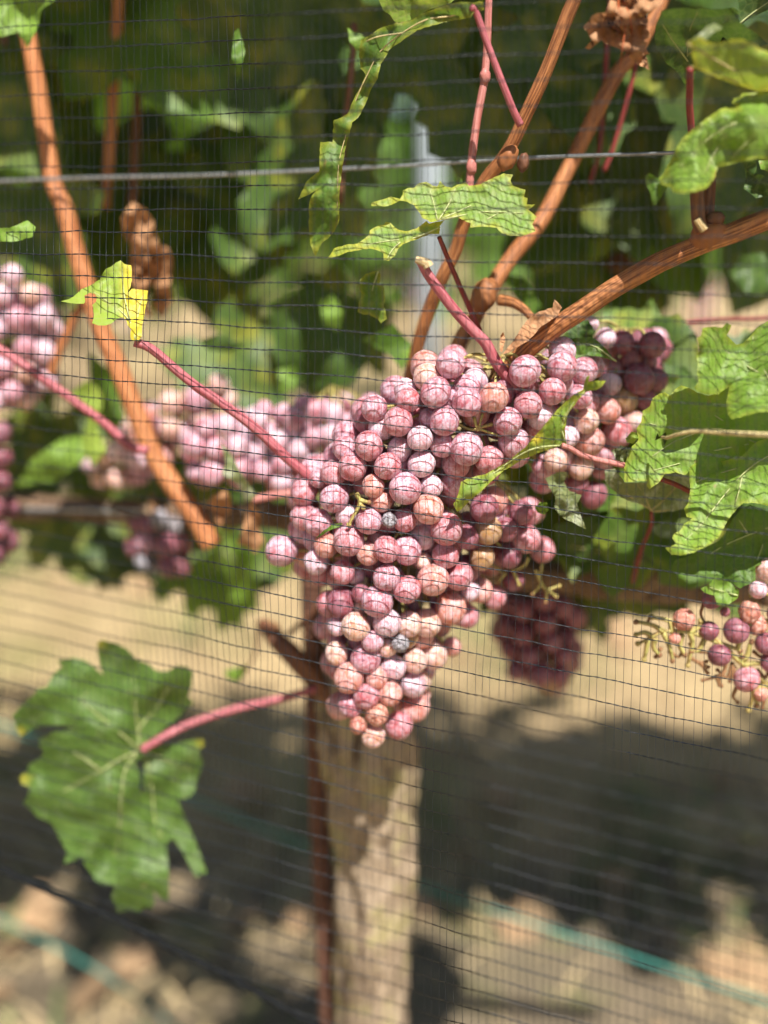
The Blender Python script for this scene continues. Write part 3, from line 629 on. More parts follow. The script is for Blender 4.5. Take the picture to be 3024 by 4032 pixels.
traced_leaf(JC, .448, 'leaf_bright', vine, ay=-6e-5, und=.014, k=.005, veins=[cJ((1500, 1000), (1200, 1150), (1000, 1350), (800, 1600), (620, 1770)), cJ((1200, 1150), (950, 1220), (760, 1290)), cJ((1100, 1250), (1080, 1350), (1050, 1450))], edge=.4)
JD = cJ((1700, 1460), (1480, 1480), (1290, 1500), (1160, 1450), (1100, 1480), (1030, 1560), (960, 1690), (850, 1760), (700, 1830), (620, 1850), (580, 1930), (700, 1960), (900, 1960), (1090, 2060), (1200, 2000), (1200, 1900), (1290, 1850), (1480, 1800), (1700, 1800))
traced_leaf(JD, .475, 'leaf', vine, ay=-2e-5, und=.012, k=.006, veins=[cJ((1500, 1550), (1200, 1650), (950, 1760), (700, 1930)), cJ((1300, 1620), (1250, 1750), (1180, 1950)), cJ((1150, 1670), (1080, 1560))])
traced_leaf(cJ((800, 2060), (850, 2040), (920, 1970), (960, 1990), (1020, 2020), (1080, 2070), (1070, 2130), (1000, 2180), (920, 2180), (900, 2110), (830, 2090)), .466, 'leaf_bright', vine, und=.010, k=.01, veins=[cJ((1070, 2110), (960, 2080), (860, 2050))], step=18)
JF = cJ((105, 1200), (180, 1190), (250, 1290), (400, 1290), (520, 1230), (620, 1210), (720, 1240), (760, 1340), (700, 1450), (680, 1480), (600, 1500), (480, 1510), (430, 1490), (390, 1460), (300, 1430), (220, 1400), (160, 1340), (110, 1290))
traced_leaf(JF, .49, 'leaf_under', vine, ay=6e-5, und=.010, k=.007, veins=[cJ((440, 1495), (400, 1400), (340, 1300)), cJ((440, 1495), (540, 1410), (640, 1300)), cJ((450, 1500), (560, 1490), (680, 1460)), cJ((430, 1480), (300, 1400), (150, 1270))], veinmat='vein_tan')
JG = cJ((-260, 1600), (-100, 1560), (100, 1500), (300, 1480), (400, 1470), (480, 1510), (740, 1540), (700, 1690), (660, 1760), (590, 1840), (500, 1870), (300, 1880), (100, 1880), (-100, 1850), (-240, 1760))
traced_leaf(JG, .555, 'leaf_dark', vine, ay=3e-5, und=.014, k=.006, veins=[cJ((330, 1880), (200, 1720), (0, 1600)), cJ((330, 1880), (380, 1700), (480, 1530)), cJ((330, 1880), (520, 1840), (650, 1700)), cJ((300, 1840), (100, 1800), (-150, 1750))], veinmat='vein_tan')
traced_leaf(cJ((445, 1620), (500, 1570), (570, 1560), (620, 1590), (640, 1660), (590, 1700), (520, 1690), (460, 1660)), .52, 'leaf_under', vine, ay=-1e-4, und=.005, k=.01, step=18)
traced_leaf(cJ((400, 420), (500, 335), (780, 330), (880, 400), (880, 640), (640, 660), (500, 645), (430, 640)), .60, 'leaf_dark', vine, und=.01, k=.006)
traced_leaf(cJ((255, 970), (300, 920), (340, 930), (352, 970), (310, 1010), (265, 1000)), .458, 'leaf_yellow', vine, und=.012, k=.03, step=12)
traced_leaf(cJ((155, 1060), (220, 1020), (285, 1040), (285, 1090), (240, 1140), (180, 1110)), .463, 'leaf_under', vine, und=.016, k=.03, step=12)
C11 = cC((0, 1160), (20, 1080), (60, 1060), (150, 1040), (260, 980), (360, 900), (420, 830), (480, 760), (560, 670), (630, 610), (670, 590), (690, 520), (708, 512), (700, 545), (795, 540), (770, 575), (740, 590), (690, 600), (640, 650), (590, 720), (575, 800), (585, 885), (540, 890), (450, 920), (350, 960), (250, 1020), (180, 1080), (130, 1130), (80, 1170), (20, 1230), (0, 1240), (-20, 1200))
oc = cC((420, 845))[0]
traced_leaf(C11, .452, 'leaf_bright', vine, und=.008, k=.01, ax=-1e-5, veins=[cC((575, 885), (420, 900), (300, 960), (150, 1070), (20, 1180)), cC((580, 870), (560, 780), (620, 660), (690, 590))], edge=.5, step=18, yel=lambda p: 1.2 - math.hypot(p[0] - oc[0], p[1] - oc[1]) / 30, fold=(cC((690, 600))[0], cC((100, 1110))[0], 3e-5))
traced_leaf(cC((470, 1060), (540, 1030), (590, 1030), (570, 1080), (600, 1130), (665, 1150), (640, 1200), (660, 1260), (690, 1335), (640, 1310), (560, 1270), (520, 1220), (525, 1160), (490, 1110)), .485, 'leaf_under', vine, und=.012, k=.012, step=18, ay=-1e-4)
traced_leaf(cC((415, 1215), (440, 1190), (480, 1190), (490, 1230), (470, 1255), (430, 1245)), .478, 'leaf_bright', vine, und=.014, k=.04, step=10)
traced_leaf(cC((600, 320), (640, 312), (720, 308), (770, 345), (850, 440), (760, 412), (700, 405), (640, 402)), .500, 'leaf', vine, und=.008, k=.01, step=16, ay=-1e-4, veins=[cC((850, 438), (740, 360), (640, 335))])
traced_leaf(cC((560, 310), (640, 230), (700, 215), (740, 280), (720, 310), (640, 315)), .520, 'leaf_dark', vine, und=.008, k=.01, step=16)
traced_leaf(cC((335, 270), (370, 220), (440, 170), (510, 150), (520, 108), (560, 150), (540, 190), (450, 250), (380, 330), (270, 392), (240, 400), (300, 330)), .484, 'leaf_dry', vine, und=.008, k=.012, step=14, ay=-1e-4, label='pale papery bract on the thick cane')
traced_leaf(cC((225, 380), (232, 300), (245, 280), (258, 320), (240, 390)), .480, 'leaf_dry', vine, und=.006, k=.02, step=10)
traced_leaf(cC((150, 430), (215, 390), (245, 430), (250, 520), (220, 560), (165, 540), (180, 480)), .498, 'leaf_dry', vine, und=.015, k=.02, step=12)
traced_leaf(cB((400, 200), (450, 150), (520, 105), (580, 100), (560, 125), (500, 145), (440, 180)), .463, 'leaf', vine, und=.004, k=.02, step=10)
# softer ones further from the focus
L17 = cL((600, 900), (690, 900), (720, 1000), (830, 1030), (920, 1100), (900, 1230), (920, 1400), (930, 1560), (880, 1560), (800, 1590), (780, 1720), (720, 1690), (650, 1690), (600, 1770), (560, 1690), (540, 1560), (420, 1540), (400, 1620), (280, 1580), (260, 1480), (330, 1400), (300, 1260), (250, 1230), (330, 1130), (480, 1060), (560, 1000))
traced_leaf(L17, .72, 'leaf_bright', vine, und=.015, k=.006, veins=[cL((640, 900), (660, 1200), (640, 1600)), cL((650, 1000), (450, 1300)), cL((650, 1050), (850, 1300))])
L21 = cL((580, 60), (620, 110), (680, 190), (720, 260), (800, 400), (870, 500), (910, 560), (830, 620), (790, 600), (770, 480), (680, 410), (600, 370), (640, 280), (620, 180))
traced_leaf(L21, .555, 'leaf_under', vine, und=.01, k=.01, step=18)
traced_leaf(cL((860, 620), (930, 700), (930, 850), (980, 950), (900, 1060), (820, 1000), (740, 980), (800, 800)), .585, 'leaf_dry', vine, und=.015, k=.012, step=18)
traced_leaf(cL((480, 640), (520, 560), (620, 500), (680, 560), (690, 680), (620, 760), (580, 850), (540, 700)), .60, 'leaf_dry', vine, und=.02, k=.012, step=18)
traced_leaf(cL((930, 1640), (1000, 1630), (1080, 1660), (1150, 1760), (1110, 1820), (1010, 1780)), .60, 'leaf_dry', vine, und=.008, k=.012, step=18)
traced_leaf(cL((615, 2090), (700, 2060), (820, 2030), (830, 2060), (740, 2170), (660, 2150)), .61, 'leaf_bright', vine, und=.006, k=.012, step=18)
traced_leaf(cV((262, 470), (285, 436), (312, 450), (330, 475), (340, 520), (322, 560), (300, 590), (280, 570), (285, 530), (268, 510)), .64, 'leaf_dry', vine, und=.035, k=.014, step=20, label='crumpled dry leaf beside the orange cane')
traced_leaf(cV((300, 560), (330, 520), (362, 535), (375, 560), (368, 610), (372, 650), (350, 690), (330, 660), (338, 620), (315, 610)), .645, 'leaf_dry', vine, und=.035, k=.016, step=20)
traced_leaf(cV((285, 560), (310, 570), (322, 600), (318, 650), (330, 690), (312, 680), (300, 640), (280, 600)), .65, 'leaf_dry', vine, und=.03, k=.016, step=20)
traced_leaf(cV((-40, 495), (20, 492), (60, 476), (77, 490), (70, 512), (30, 522), (-40, 520)), .52, 'leaf_bright', vine, und=.006, k=.01, step=20)
traced_leaf(cV((-60, -30), (60, -30), (120, 0), (90, 20), (80, 60), (60, 105), (40, 70), (0, 80), (-60, 60)), .60, 'leaf_bright', vine, und=.012, k=.006, step=30)
traced_leaf(cV((580, 660), (620, 640), (690, 620), (770, 640), (800, 700), (790, 790), (760, 830), (690, 840), (620, 820), (590, 760)), .70, 'leaf_dark', vine, und=.015, k=.005, step=34)
traced_leaf(cV((690, 650), (720, 640), (740, 670), (730, 715), (700, 700)), .66, 'leaf_bright', vine, und=.01, k=.01, step=20)
traced_leaf(cV((600, 800), (640, 790), (640, 840), (605, 850)), .68, 'leaf_bright', vine, und=.01, k=.01, step=20)
traced_leaf(cV((430, 735), (470, 722), (530, 745), (500, 760), (450, 757)), .62, 'leaf_dark', vine, und=.005, k=.01, step=20)
traced_leaf(cV((780, 735), (850, 700), (890, 745), (870, 800), (840, 765)), .58, 'leaf', vine, und=.01, k=.01, step=22)
traced_leaf(cV((870, 760), (900, 740), (905, 790), (880, 810)), .56, 'leaf_bright', vine, und=.01, k=.01, step=16)
traced_leaf(cV((985, 420), (1000, 370), (1015, 360), (1020, 420)), .53, 'leaf', vine, und=.006, k=.01, step=18)
traced_leaf(cV((30, 1050), (70, 990), (130, 950), (210, 930), (200, 980), (120, 1040)), .66, 'leaf_bright', vine, und=.012, k=.008, step=26)
traced_leaf(cV((150, 850), (190, 820), (225, 850), (210, 920), (230, 970), (200, 1010), (175, 960), (190, 900)), .64, 'leaf_yellow', vine, und=.012, k=.008, step=26)
traced_leaf(cV((190, 760), (240, 800), (270, 900), (240, 960), (200, 900)), .67, 'leaf', vine, und=.012, k=.008, step=26)
traced_leaf(cV((1575, 590), (1600, 550), (1659, 545), (1750, 560), (1750, 640), (1659, 640), (1610, 632), (1590, 610)), .62, 'leaf_dark', vine, und=.012, k=.008, step=26)
traced_leaf(cI((1460, 1310), (1560, 1300), (1570, 1420), (1640, 1440), (1660, 1600), (1560, 1620), (1500, 1570), (1460, 1540), (1480, 1440)), .49, 'leaf_dark', vine, und=.01, k=.01, step=18)
traced_leaf(cI((1580, 1310), (1900, 1290), (1900, 1440), (1700, 1420), (1600, 1380)), .52, 'leaf_bright', vine, und=.01, k=.01, step=24)
traced_leaf(cV((750, 60), (790, 80), (815, 95), (800, 120), (770, 110), (755, 90)), .57, 'leaf_bright', vine, und=.008, k=.01, step=20)
traced_leaf(cV((1085, 590), (1130, 600), (1170, 660), (1150, 680), (1110, 640)), .60, 'leaf', vine, und=.008, k=.01, step=20)
traced_leaf(cV((500, 120), (505, 70), (515, 60), (530, 110), (512, 180)), .56, 'leaf', vine, und=.008, k=.01, step=18)

# ---- leaves of the same vine standing behind, most of them in the shade of the canopy
back = [(-40, 330, .70, .10), (260, 60, .74, .11), (640, 120, .72, .11), (1120, 130, .72, .11), (1180, 420, .74, .10),
        (330, 640, .78, .10), (520, 800, .80, .09), (800, 830, .82, .10), (1010, 820, .78, .095), (1180, 700, .70, .085), (150, 900, .72, .09),
        (1900, 260, .66, .12), (2050, 80, .70, .11), (2120, 480, .68, .11), (2300, 700, .74, .12), (2480, 520, .70, .12), (2560, 830, .76, .11), (2350, 980, .84, .11), (2700, 420, .72, .11), (2650, 640, .68, .10), (2900, 560, .64, .09),
        (2300, 250, .64, .09), (820, 1010, .86, .09), (430, 980, .88, .09), (640, 940, .90, .09), (2520, 1080, .82, .08), (3010, 900, .74, .09), (180, 1750, .76, .08), (330, 2080, .78, .085), (560, 2120, .76, .075), (760, 2230, .74, .06), (1320, 1330, .78, .075), (2450, 2180, .68, .09), (2150, 2230, .70, .085), (2750, 2120, .66, .10), (2250, 2380, .72, .06),
        (2520, 1650, .565, .10), (2760, 1700, .555, .10), (2960, 1740, .55, .10), (2390, 1790, .575, .085), (2280, 1900, .585, .085), (2440, 1960, .575, .09), (2900, 1980, .55, .09), (2660, 1950, .56, .09), (700, 2000, .76, .08), (900, 2060, .75, .075), (1080, 2090, .74, .07), (930, 1450, .72, .075), (520, 2010, .77, .08)]  # right-hand ones hidden, added to shade the cordon and hanging bunch
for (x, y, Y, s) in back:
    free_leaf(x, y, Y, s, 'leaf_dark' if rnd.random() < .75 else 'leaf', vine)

# canopy above the frame: it shades the leaves below and the ground behind
spots = []
for i in range(1150):
    x = rnd.uniform(-2.4, 2.4); top = 1.80 - 0.14 * x + 0.08 * math.sin(x * 5)
    Y = rnd.uniform(.56, .95); z = rnd.uniform(1.24, max(1.3, top))
    p = Vector((x, Y, z))
    spots.append((p, Vector((rnd.uniform(-.7, .7), -1 if rnd.random() < .7 else 1, rnd.uniform(.0, 1.2))), math.pi + rnd.uniform(-1, 1), rnd.uniform(.075, .115)))
for i in range(420):      # extra leaves added just above the frame to shade those behind
    spots.append((Vector((rnd.uniform(-.75, .1), rnd.uniform(.57, .75), rnd.uniform(1.25, 1.65)) if i % 5 < 2 else (rnd.uniform(.02, .75), rnd.uniform(.535, .72), rnd.uniform(1.21, 1.6))), Vector((rnd.uniform(-.7, .7), -1, rnd.uniform(.2, 1.4))), math.pi + rnd.uniform(-1, 1), rnd.uniform(.075, .11)))
for i in range(260):      # the same hedge left and right of the picture
    x = rnd.choice((-1, 1)) * rnd.uniform(.50, 2.4)
    spots.append((Vector((x, rnd.uniform(.60, .95), rnd.uniform(.80, 1.2))), Vector((rnd.uniform(-.7, .7), -1, rnd.uniform(0, 1))), math.pi + rnd.uniform(-1, 1), rnd.uniform(.07, .11)))
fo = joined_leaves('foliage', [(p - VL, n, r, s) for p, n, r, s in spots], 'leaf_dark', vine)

# ------------------------------------------------------------------ bunches
def grape_mesh(name, wr=0.0, seed=0, sub=4):
    bm = bmesh.new(); bmesh.ops.create_icosphere(bm, subdivisions=sub, radius=1.0)
    for v in bm.verts:
        c = v.co.normalized()
        r = 1 + 0.035 * noise.noise(c * 1.3 + Vector((seed, 0, 0)))
        r -= 0.05 * math.exp(-((c - Vector((0, 0, 1))).length / .22) ** 2)
        r += 0.012 * math.exp(-((c - Vector((0, 0, -1))).length / .08) ** 2)
        if wr:
            q = c * 2.6 + Vector((seed * 3, 0, 0))
            r -= wr * (abs(noise.noise(q)) + .5 * abs(noise.noise(q * 2.3))) + wr * .4 * noise.noise(c * 1.5)
        v.co = c * r; v.co.z *= 1.05
    me = bpy.data.meshes.new(name); bm.to_mesh(me); bm.free()
    me.polygons.foreach_set('use_smooth', [True] * len(me.polygons)); return me
GM = {}
for key in 'mraplkdwo':
    GM[key] = []
    for i in range(2 if key in 'mral' else 1):
        me = grape_mesh('grape', 0.30 if key == 'k' else 0.22 if key == 'w' else 0.0, i * 7.7 + ord(key), 4)
        me.materials.append(M['g_' + key]); GM[key].append(me)
GMlow = {}
for key in 'mraplkdwo':
    me = grape_mesh('grape', 0.2 if key in 'kw' else 0, ord(key), 3); me.materials.append(M['g_' + key]); GMlow[key] = [me]

class Bunch:
    def __init__(s, x, y, Y, label, group='grape bunches hanging on the near vines'):
        s.o = empty('grape_bunch', at(x, y, Y), label, 'grape bunch', group); s.g = []; s.loc = s.o.location.copy()
    def clear(s, c, r, k=0.93):
        return all((c - q).length_squared >= ((r + p) * k) ** 2 for q, p, _ in s.g)
    def put(s, x, y, rpx, Y, code='m', k=0.85, low=False, maxpush=.09):
        Y1 = Y
        while Y1 < Y + maxpush:
            r = rpx * mpp(y, Y1); c = at(x, y, Y1)
            if s.clear(c, r, k): break
            Y1 += .0012
        else: return None
        return s.add(c, r, code, low)
    def add(s, c, r, code, low=False):
        s.g.append((c, r, code))
        o = link('grape', rnd.choice((GMlow if low else GM)[code]), None, s.o)
        o.location = c - s.loc
        o.rotation_euler = (rnd.uniform(-.9, .9), rnd.uniform(-.9, .9), rnd.uniform(0, 6.28))
        o.scale = (r * rnd.uniform(.97, 1.03),) * 2 + (r * rnd.uniform(.97, 1.04),)
        return o
    def stem(s, axis, mat='stem', r0=.0022, sub=1):
        """rachis along the axis with a stalk to each grape"""
        VV, FF, UV = [], [], []
        def tb(path, n, sides):
            v, f, uv = tube_data(smooth_path(path, n), sides); o = len(VV); VV.extend(v); FF.extend(tuple(i + o for i in q) for q in f); UV.extend(uv)
        ax = [(Vector(p), r0 * (1 - .6 * i / (len(axis) - 1))) for i, p in enumerate(axis)]
        tb(ax, 5, 7); sm = smooth_path(ax, 5)
        for c, r, _ in s.g:
            q = min(sm, key=lambda e: (e[0] - c - Vector((0, 0, .012))).length)[0]
            d = (q - c); m = c + d * .5 + Vector((0, 0, .004))
            if d.length > .032: q = c + d * (.032 / d.length); m = c + (q - c) * .5 + Vector((0, 0, .003))
            tb([(q, .0009), (m, .0008), (c + (m - c).normalized() * r * .9, .0007)], 3, 5)
        return part('stem', VV, FF, M[mat], s.o, True, UV)

# main bunch
main = Bunch(1990, 1480, .50, 'large sharp pink grape bunch in the middle, tapering down in front of the trunk')
def axis_x(y):
    for (y0, x0), (y1, x1) in zip([(1300, 1850), (1500, 1800), (2000, 1620), (2500, 1480), (2800, 1450)], [(1500, 1800), (2000, 1620), (2500, 1480), (2800, 1450), (3100, 1450)]):
        if y <= y1: return x0 + (x1 - x0) * (y - y0) / (y1 - y0)
    return 1450
def halfw(y): return np.interp(y, [1300, 1500, 1800, 2100, 2500, 2900], [420, 560, 520, 480, 300, 170])
def yfront(x, y):
    d = abs((x - axis_x(y)) / halfw(y))
    return .468 + .030 * min(d, 1.6) ** 2 + .012 * max(0, (1500 - y) / 200)
front = cA((1187, 408, 100), (1392, 470, 95), (1565, 440, 97, 'a'), (943, 598, 95), (1245, 592, 97, 'm'), (1085, 707, 85, 'l'), (1388, 775, 108), (750, 755, 95), (645, 892, 95), (873, 888, 87), (988, 1033, 104), (780, 1018, 77, 'a'), (525, 1098, 93), (1140, 1168, 97, 'a'), (832, 1120, 70, 'a'), (418, 1255, 92), (750, 1248, 85), (885, 1240, 52, 'k'), (1258, 1300, 105, 'r'))
front += cB((178, 280, 103), (620, 215, 102, 'r'), (865, 270, 85), (865, 455, 88), (1000, 533, 90), (1170, 470, 103, 'a'), (1340, 445, 92, 'r'), (805, 612, 103), (1285, 655, 103, 'a'), (665, 775, 95, 'p'), (775, 865, 75), (955, 885, 62, 'k'), (540, 950, 75, 'p'), (730, 985, 100), (620, 1110, 100, 'a'), (800, 1110, 75, 'a'), (735, 1230, 85, 'r'), (890, 1215, 78, 'a'), (630, 1290, 80), (805, 1350, 80, 'w'), (945, 1420, 90, 'r'), (680, 1420, 60, 'w'))
front += cC((362, 490, 83), (560, 465, 80), (508, 598, 73, 'r'), (378, 668, 75), (270, 760, 78), (300, 865, 82), (850, 815, 82), (705, 865, 80, 'a'), (690, 755, 68, 'p'))
mid = cA((1285, 222, 95), (1135, 308, 93, 'p'), (1005, 455, 80, 'r'), (990, 390, 75, 'l'), (1390, 375, 86), (1445, 330, 88, 'l'), (1150, 580, 72), (1075, 545, 58), (950, 780, 82, 'l'), (1230, 750, 80), (590, 770, 78), (1095, 875, 88, 'l'), (525, 935, 90, 'r'), (1320, 870, 95, 'r'), (1535, 845, 92, 'r'), (1160, 1020, 75, 'l'), (325, 1060, 85), (420, 970, 60), (325, 1220, 90), (600, 1210, 70, 'l'), (985, 1240, 80), (1505, 1165, 95, 'd'), (1300, 1005, 85), (785, 510, 85), (830, 640, 80, 'l'), (880, 680, 70))
mid += cB((470, 245, 80, 'a'), (410, 350, 85, 'l'), (745, 300, 75, 'a'), (1000, 278, 95), (1105, 350, 62, 'p'), (1100, 190, 85, 'l'), (1385, 190, 80, 'd'), (1530, 150, 90, 'o'), (1490, 325, 80, 'o'), (1250, 310, 85, 'r'), (580, 420, 80, 'r'), (665, 440, 62, 'l'), (1410, 540, 65, 'l'), (1480, 540, 80, 'a'), (1570, 580, 80), (565, 620, 95, 'd'), (700, 560, 62, 'd'), (690, 640, 62, 'p'), (1390, 705, 78), (870, 750, 95, 'l'), (545, 770, 65, 'l'), (1010, 760, 85, 'p'), (1130, 750, 95, 'p'), (870, 910, 65, 'p'), (1000, 840, 75, 'o'), (600, 960, 72), (910, 1040, 80, 'l'), (1170, 960, 92, 'p'), (1050, 1000, 80, 'p'), (1040, 1150, 85, 'l'), (1090, 1130, 70, 'p'), (1050, 1300, 98, 'a'), (780, 1490, 80, 'p'), (1100, 1220, 55, 'a'), (1290, 905, 66, 'a'), (1100, 850, 70, 'a'))
mid += cC((560, 380, 73, 'l'), (650, 625, 68), (440, 730, 70, 'l'), (675, 490, 75), (725, 470, 60), (800, 700, 70, 'a'), (525, 965, 65, 'p'), (660, 1000, 68, 'p'), (780, 940, 65), (770, 1010, 60, 'r'), (730, 1150, 72, 'd'), (600, 780, 62, 'l'), (590, 840, 60, 'l'), (620, 690, 60, 'l'), (700, 660, 60), (400, 800, 60), (460, 1000, 62), (560, 560, 60), (640, 1090, 60, 'd'))
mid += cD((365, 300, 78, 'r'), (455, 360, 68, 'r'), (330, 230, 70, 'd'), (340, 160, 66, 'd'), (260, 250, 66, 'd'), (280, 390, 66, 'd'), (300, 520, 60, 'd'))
for e in front: main.put(e[0], e[1], e[2] / (1.3554 if e in front[-9:] else 1.659), yfront(e[0], e[1]), e[3] if len(e) > 3 else ('m' if rnd.random() < .8 else 'r'))
for e in mid:
    s_ = 1.659
    if e in mid[-26:]: s_ = 1.3554
    main.put(e[0], e[1], e[2] / s_, yfront(e[0], e[1]) + .003, e[3] if len(e) > 3 else ('m' if rnd.random() < .75 else 'r'))
for i in range(9000):
    if len(main.g) > 298: break
    y = rnd.uniform(1420, 2780); x = axis_x(y) + rnd.uniform(-1, 1) * halfw(y) * .88
    if y < 2050 and rnd.random() < .3: x = rnd.uniform(1900, 2330)
    Y = yfront(x, y) + rnd.uniform(.012, .036); r = rnd.uniform(.0070, .0080); c = at(x, y, Y)
    if not any((x - e[0]) ** 2 + (y - e[1]) ** 2 < 52 ** 2 for e in front + mid): continue
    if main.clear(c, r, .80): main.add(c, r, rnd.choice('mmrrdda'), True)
print('main grapes', len(main.g))
main.stem([at(1990, 1400, .50), at(1850, 1650, .503), at(1700, 1950, .503), at(1560, 2350, .50), at(1480, 2800, .495)])
def stems(b, lists, Y, w, mat='stem'):
    for q in lists:
        o = px_tube('stalk', q, Y, w, M[mat], b.o, sides=7, n=4, rough=.3)
        bm = bmesh.new(); bmesh.ops.create_icosphere(bm, subdivisions=2, radius=1)
        e = at(q[-1][0], q[-1][1], Y); rr = w[-1] * .85 * mpp(q[-1][1], Y)
        V_ = [e + Vector((v.co.x, v.co.y, v.co.z)) * rr * (1 + .35 * noise.noise(v.co * 1.8 + e * 900)) for v in bm.verts]
        F_ = [tuple(v.index for v in f.verts) for f in bm.faces]; bm.free()
        part('stalk_end', V_, F_, M['stem_dry' if rnd.random() < .35 else mat], o)
stems(main, [cC((90, 735), (105, 790), (150, 810), (225, 835)), cC((135, 715), (118, 785)), cC((190, 772), (110, 795)), cC((0, 770), (60, 800), (110, 800))], .475, (15, 10))
stems(main, [cD((420, 470), (450, 540), (480, 572), (545, 552)), cD((480, 572), (472, 640)), cD((486, 575), (530, 608)), cD((450, 540), (400, 600)), cD((260, 480), (220, 530)), cD((300, 470), (330, 545)), cD((380, 400), (360, 440), (300, 470)), cD((455, 430), (440, 520))], .505, (16, 10))
stems(main, [cA((668, 1065), (690, 1110), (680, 1160), (640, 1230), (620, 1270)), cA((690, 1110), (750, 1125)), cA((690, 1130), (715, 1160))], .468, (20, 12))

# other bunches: outlines filled with touching grapes
def fill_bunch(b, poly, Y, rpx, codes, n, depth=.05, low=True, tries=3000, dome=.03):
    xs = [p[0] for p in poly]; ys = [p[1] for p in poly]; cx = sum(xs) / len(xs); hw = (max(xs) - min(xs)) / 2
    k = 0
    for i in range(tries):
        if k >= n: break
        x = rnd.uniform(min(xs), max(xs)); y = rnd.uniform(min(ys), max(ys))
        if not inside((x, y), poly): continue
        Y1 = Y + dome * ((x - cx) / hw) ** 2 + (rnd.uniform(0, depth) if i > tries * .3 else 0)
        r = rpx * rnd.uniform(.88, 1.1) * mpp(y, Y1); c = at(x, y, Y1)
        if b.clear(c, r, .92): b.add(c, r, rnd.choice(codes), low); k += 1
lb = Bunch(1300, 1520, .60, 'soft pink grape bunch behind the mauve leaf stalk, left of the sharp bunch')
for e in c3((840, 825, 56), (935, 840, 50), (890, 750, 46), (1030, 830, 50), (1095, 855, 50), (1060, 760, 50), (1270, 710, 52), (1360, 680, 52), (1440, 690, 48), (1350, 790, 48), (1200, 810, 46), (1290, 845, 50), (1350, 905, 52), (915, 950, 56), (1040, 925, 50), (1130, 940, 46), (1220, 910, 46), (1215, 985, 50), (850, 940, 48), (1320, 1010, 55), (980, 740, 45), (1150, 790, 45), (1120, 720, 42), (1500, 735, 52), (1560, 700, 52), (1600, 660, 55), (1430, 780, 46), (1000, 890, 44), (1270, 770, 44), (960, 890, 44), (1450, 850, 48)):
    lb.put(e[0], e[1], e[2] / 1.0972, .585, rnd.choice('mmmll'), low=True)
fill_bunch(lb, c3((800, 780), (1000, 690), (1250, 660), (1480, 640), (1500, 900), (1300, 1080), (1150, 990), (880, 990)), .60, 46, 'mmrl', 46, .04)
lb.stem([at(1300, 1520, .62), at(1150, 1700, .62), at(800, 1850, .62)])
lc = Bunch(640, 1500, .66, 'pale out of focus grape bunch crossing behind the orange cane')
fill_bunch(lc, c3((620, 680), (760, 600), (950, 560), (1000, 620), (900, 700), (780, 800), (690, 900), (600, 960), (430, 980), (400, 900), (520, 800)), .66, 46, 'pplamo', 60, .04)
lc.stem([at(820, 1520, .68), at(640, 1700, .68), at(480, 1860, .68)])
ld = Bunch(60, 1100, .66, 'out of focus mauve grape bunch at the left edge under the dark leaves')
fill_bunch(ld, c3((-180, 60), (60, 90), (160, 150), (220, 260), (230, 480), (200, 560), (100, 650), (0, 640), (-180, 600)), .65, 46, 'mmllmp', 90, .05)
ld.stem([at(20, 1080, .68), at(30, 1300, .68), at(10, 1560, .68)])
le = Bunch(640, 2080, .66, 'small dark half eaten grape bunch left of the blurred green leaf')
fill_bunch(le, cV((300, 1120), (370, 1110), (395, 1170), (390, 1230), (330, 1245), (295, 1200)), .66, 44, 'ddkom', 16, .03)
le.stem([at(600, 1950, .68), at(620, 2100, .67), at(630, 2240, .67)], 'stem_dry')
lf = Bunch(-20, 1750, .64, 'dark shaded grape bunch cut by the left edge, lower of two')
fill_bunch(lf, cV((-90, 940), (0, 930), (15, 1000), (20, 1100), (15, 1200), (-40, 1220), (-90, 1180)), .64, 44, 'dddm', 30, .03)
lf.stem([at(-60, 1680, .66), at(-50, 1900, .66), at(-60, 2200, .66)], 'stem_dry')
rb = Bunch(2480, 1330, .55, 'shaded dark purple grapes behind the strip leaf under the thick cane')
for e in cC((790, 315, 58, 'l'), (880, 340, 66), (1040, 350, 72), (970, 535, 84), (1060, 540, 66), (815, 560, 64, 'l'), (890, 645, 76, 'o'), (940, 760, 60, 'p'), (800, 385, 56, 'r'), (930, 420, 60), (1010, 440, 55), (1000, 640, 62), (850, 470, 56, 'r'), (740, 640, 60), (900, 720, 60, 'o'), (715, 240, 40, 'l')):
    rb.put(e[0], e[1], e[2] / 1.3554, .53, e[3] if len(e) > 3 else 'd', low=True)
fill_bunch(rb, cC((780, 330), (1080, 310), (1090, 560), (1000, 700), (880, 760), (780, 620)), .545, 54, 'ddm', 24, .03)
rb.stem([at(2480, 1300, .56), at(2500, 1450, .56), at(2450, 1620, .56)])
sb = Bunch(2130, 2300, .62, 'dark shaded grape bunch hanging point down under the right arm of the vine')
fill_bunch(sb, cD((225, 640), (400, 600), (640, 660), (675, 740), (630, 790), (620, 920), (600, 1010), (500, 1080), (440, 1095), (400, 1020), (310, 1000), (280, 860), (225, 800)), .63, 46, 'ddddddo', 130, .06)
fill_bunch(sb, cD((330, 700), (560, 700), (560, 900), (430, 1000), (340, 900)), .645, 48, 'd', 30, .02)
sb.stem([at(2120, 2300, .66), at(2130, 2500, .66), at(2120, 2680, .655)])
eb = Bunch(2990, 2500, .48, 'mostly eaten grape bunch of bare yellow stalks and a few shrivelled berries at right')
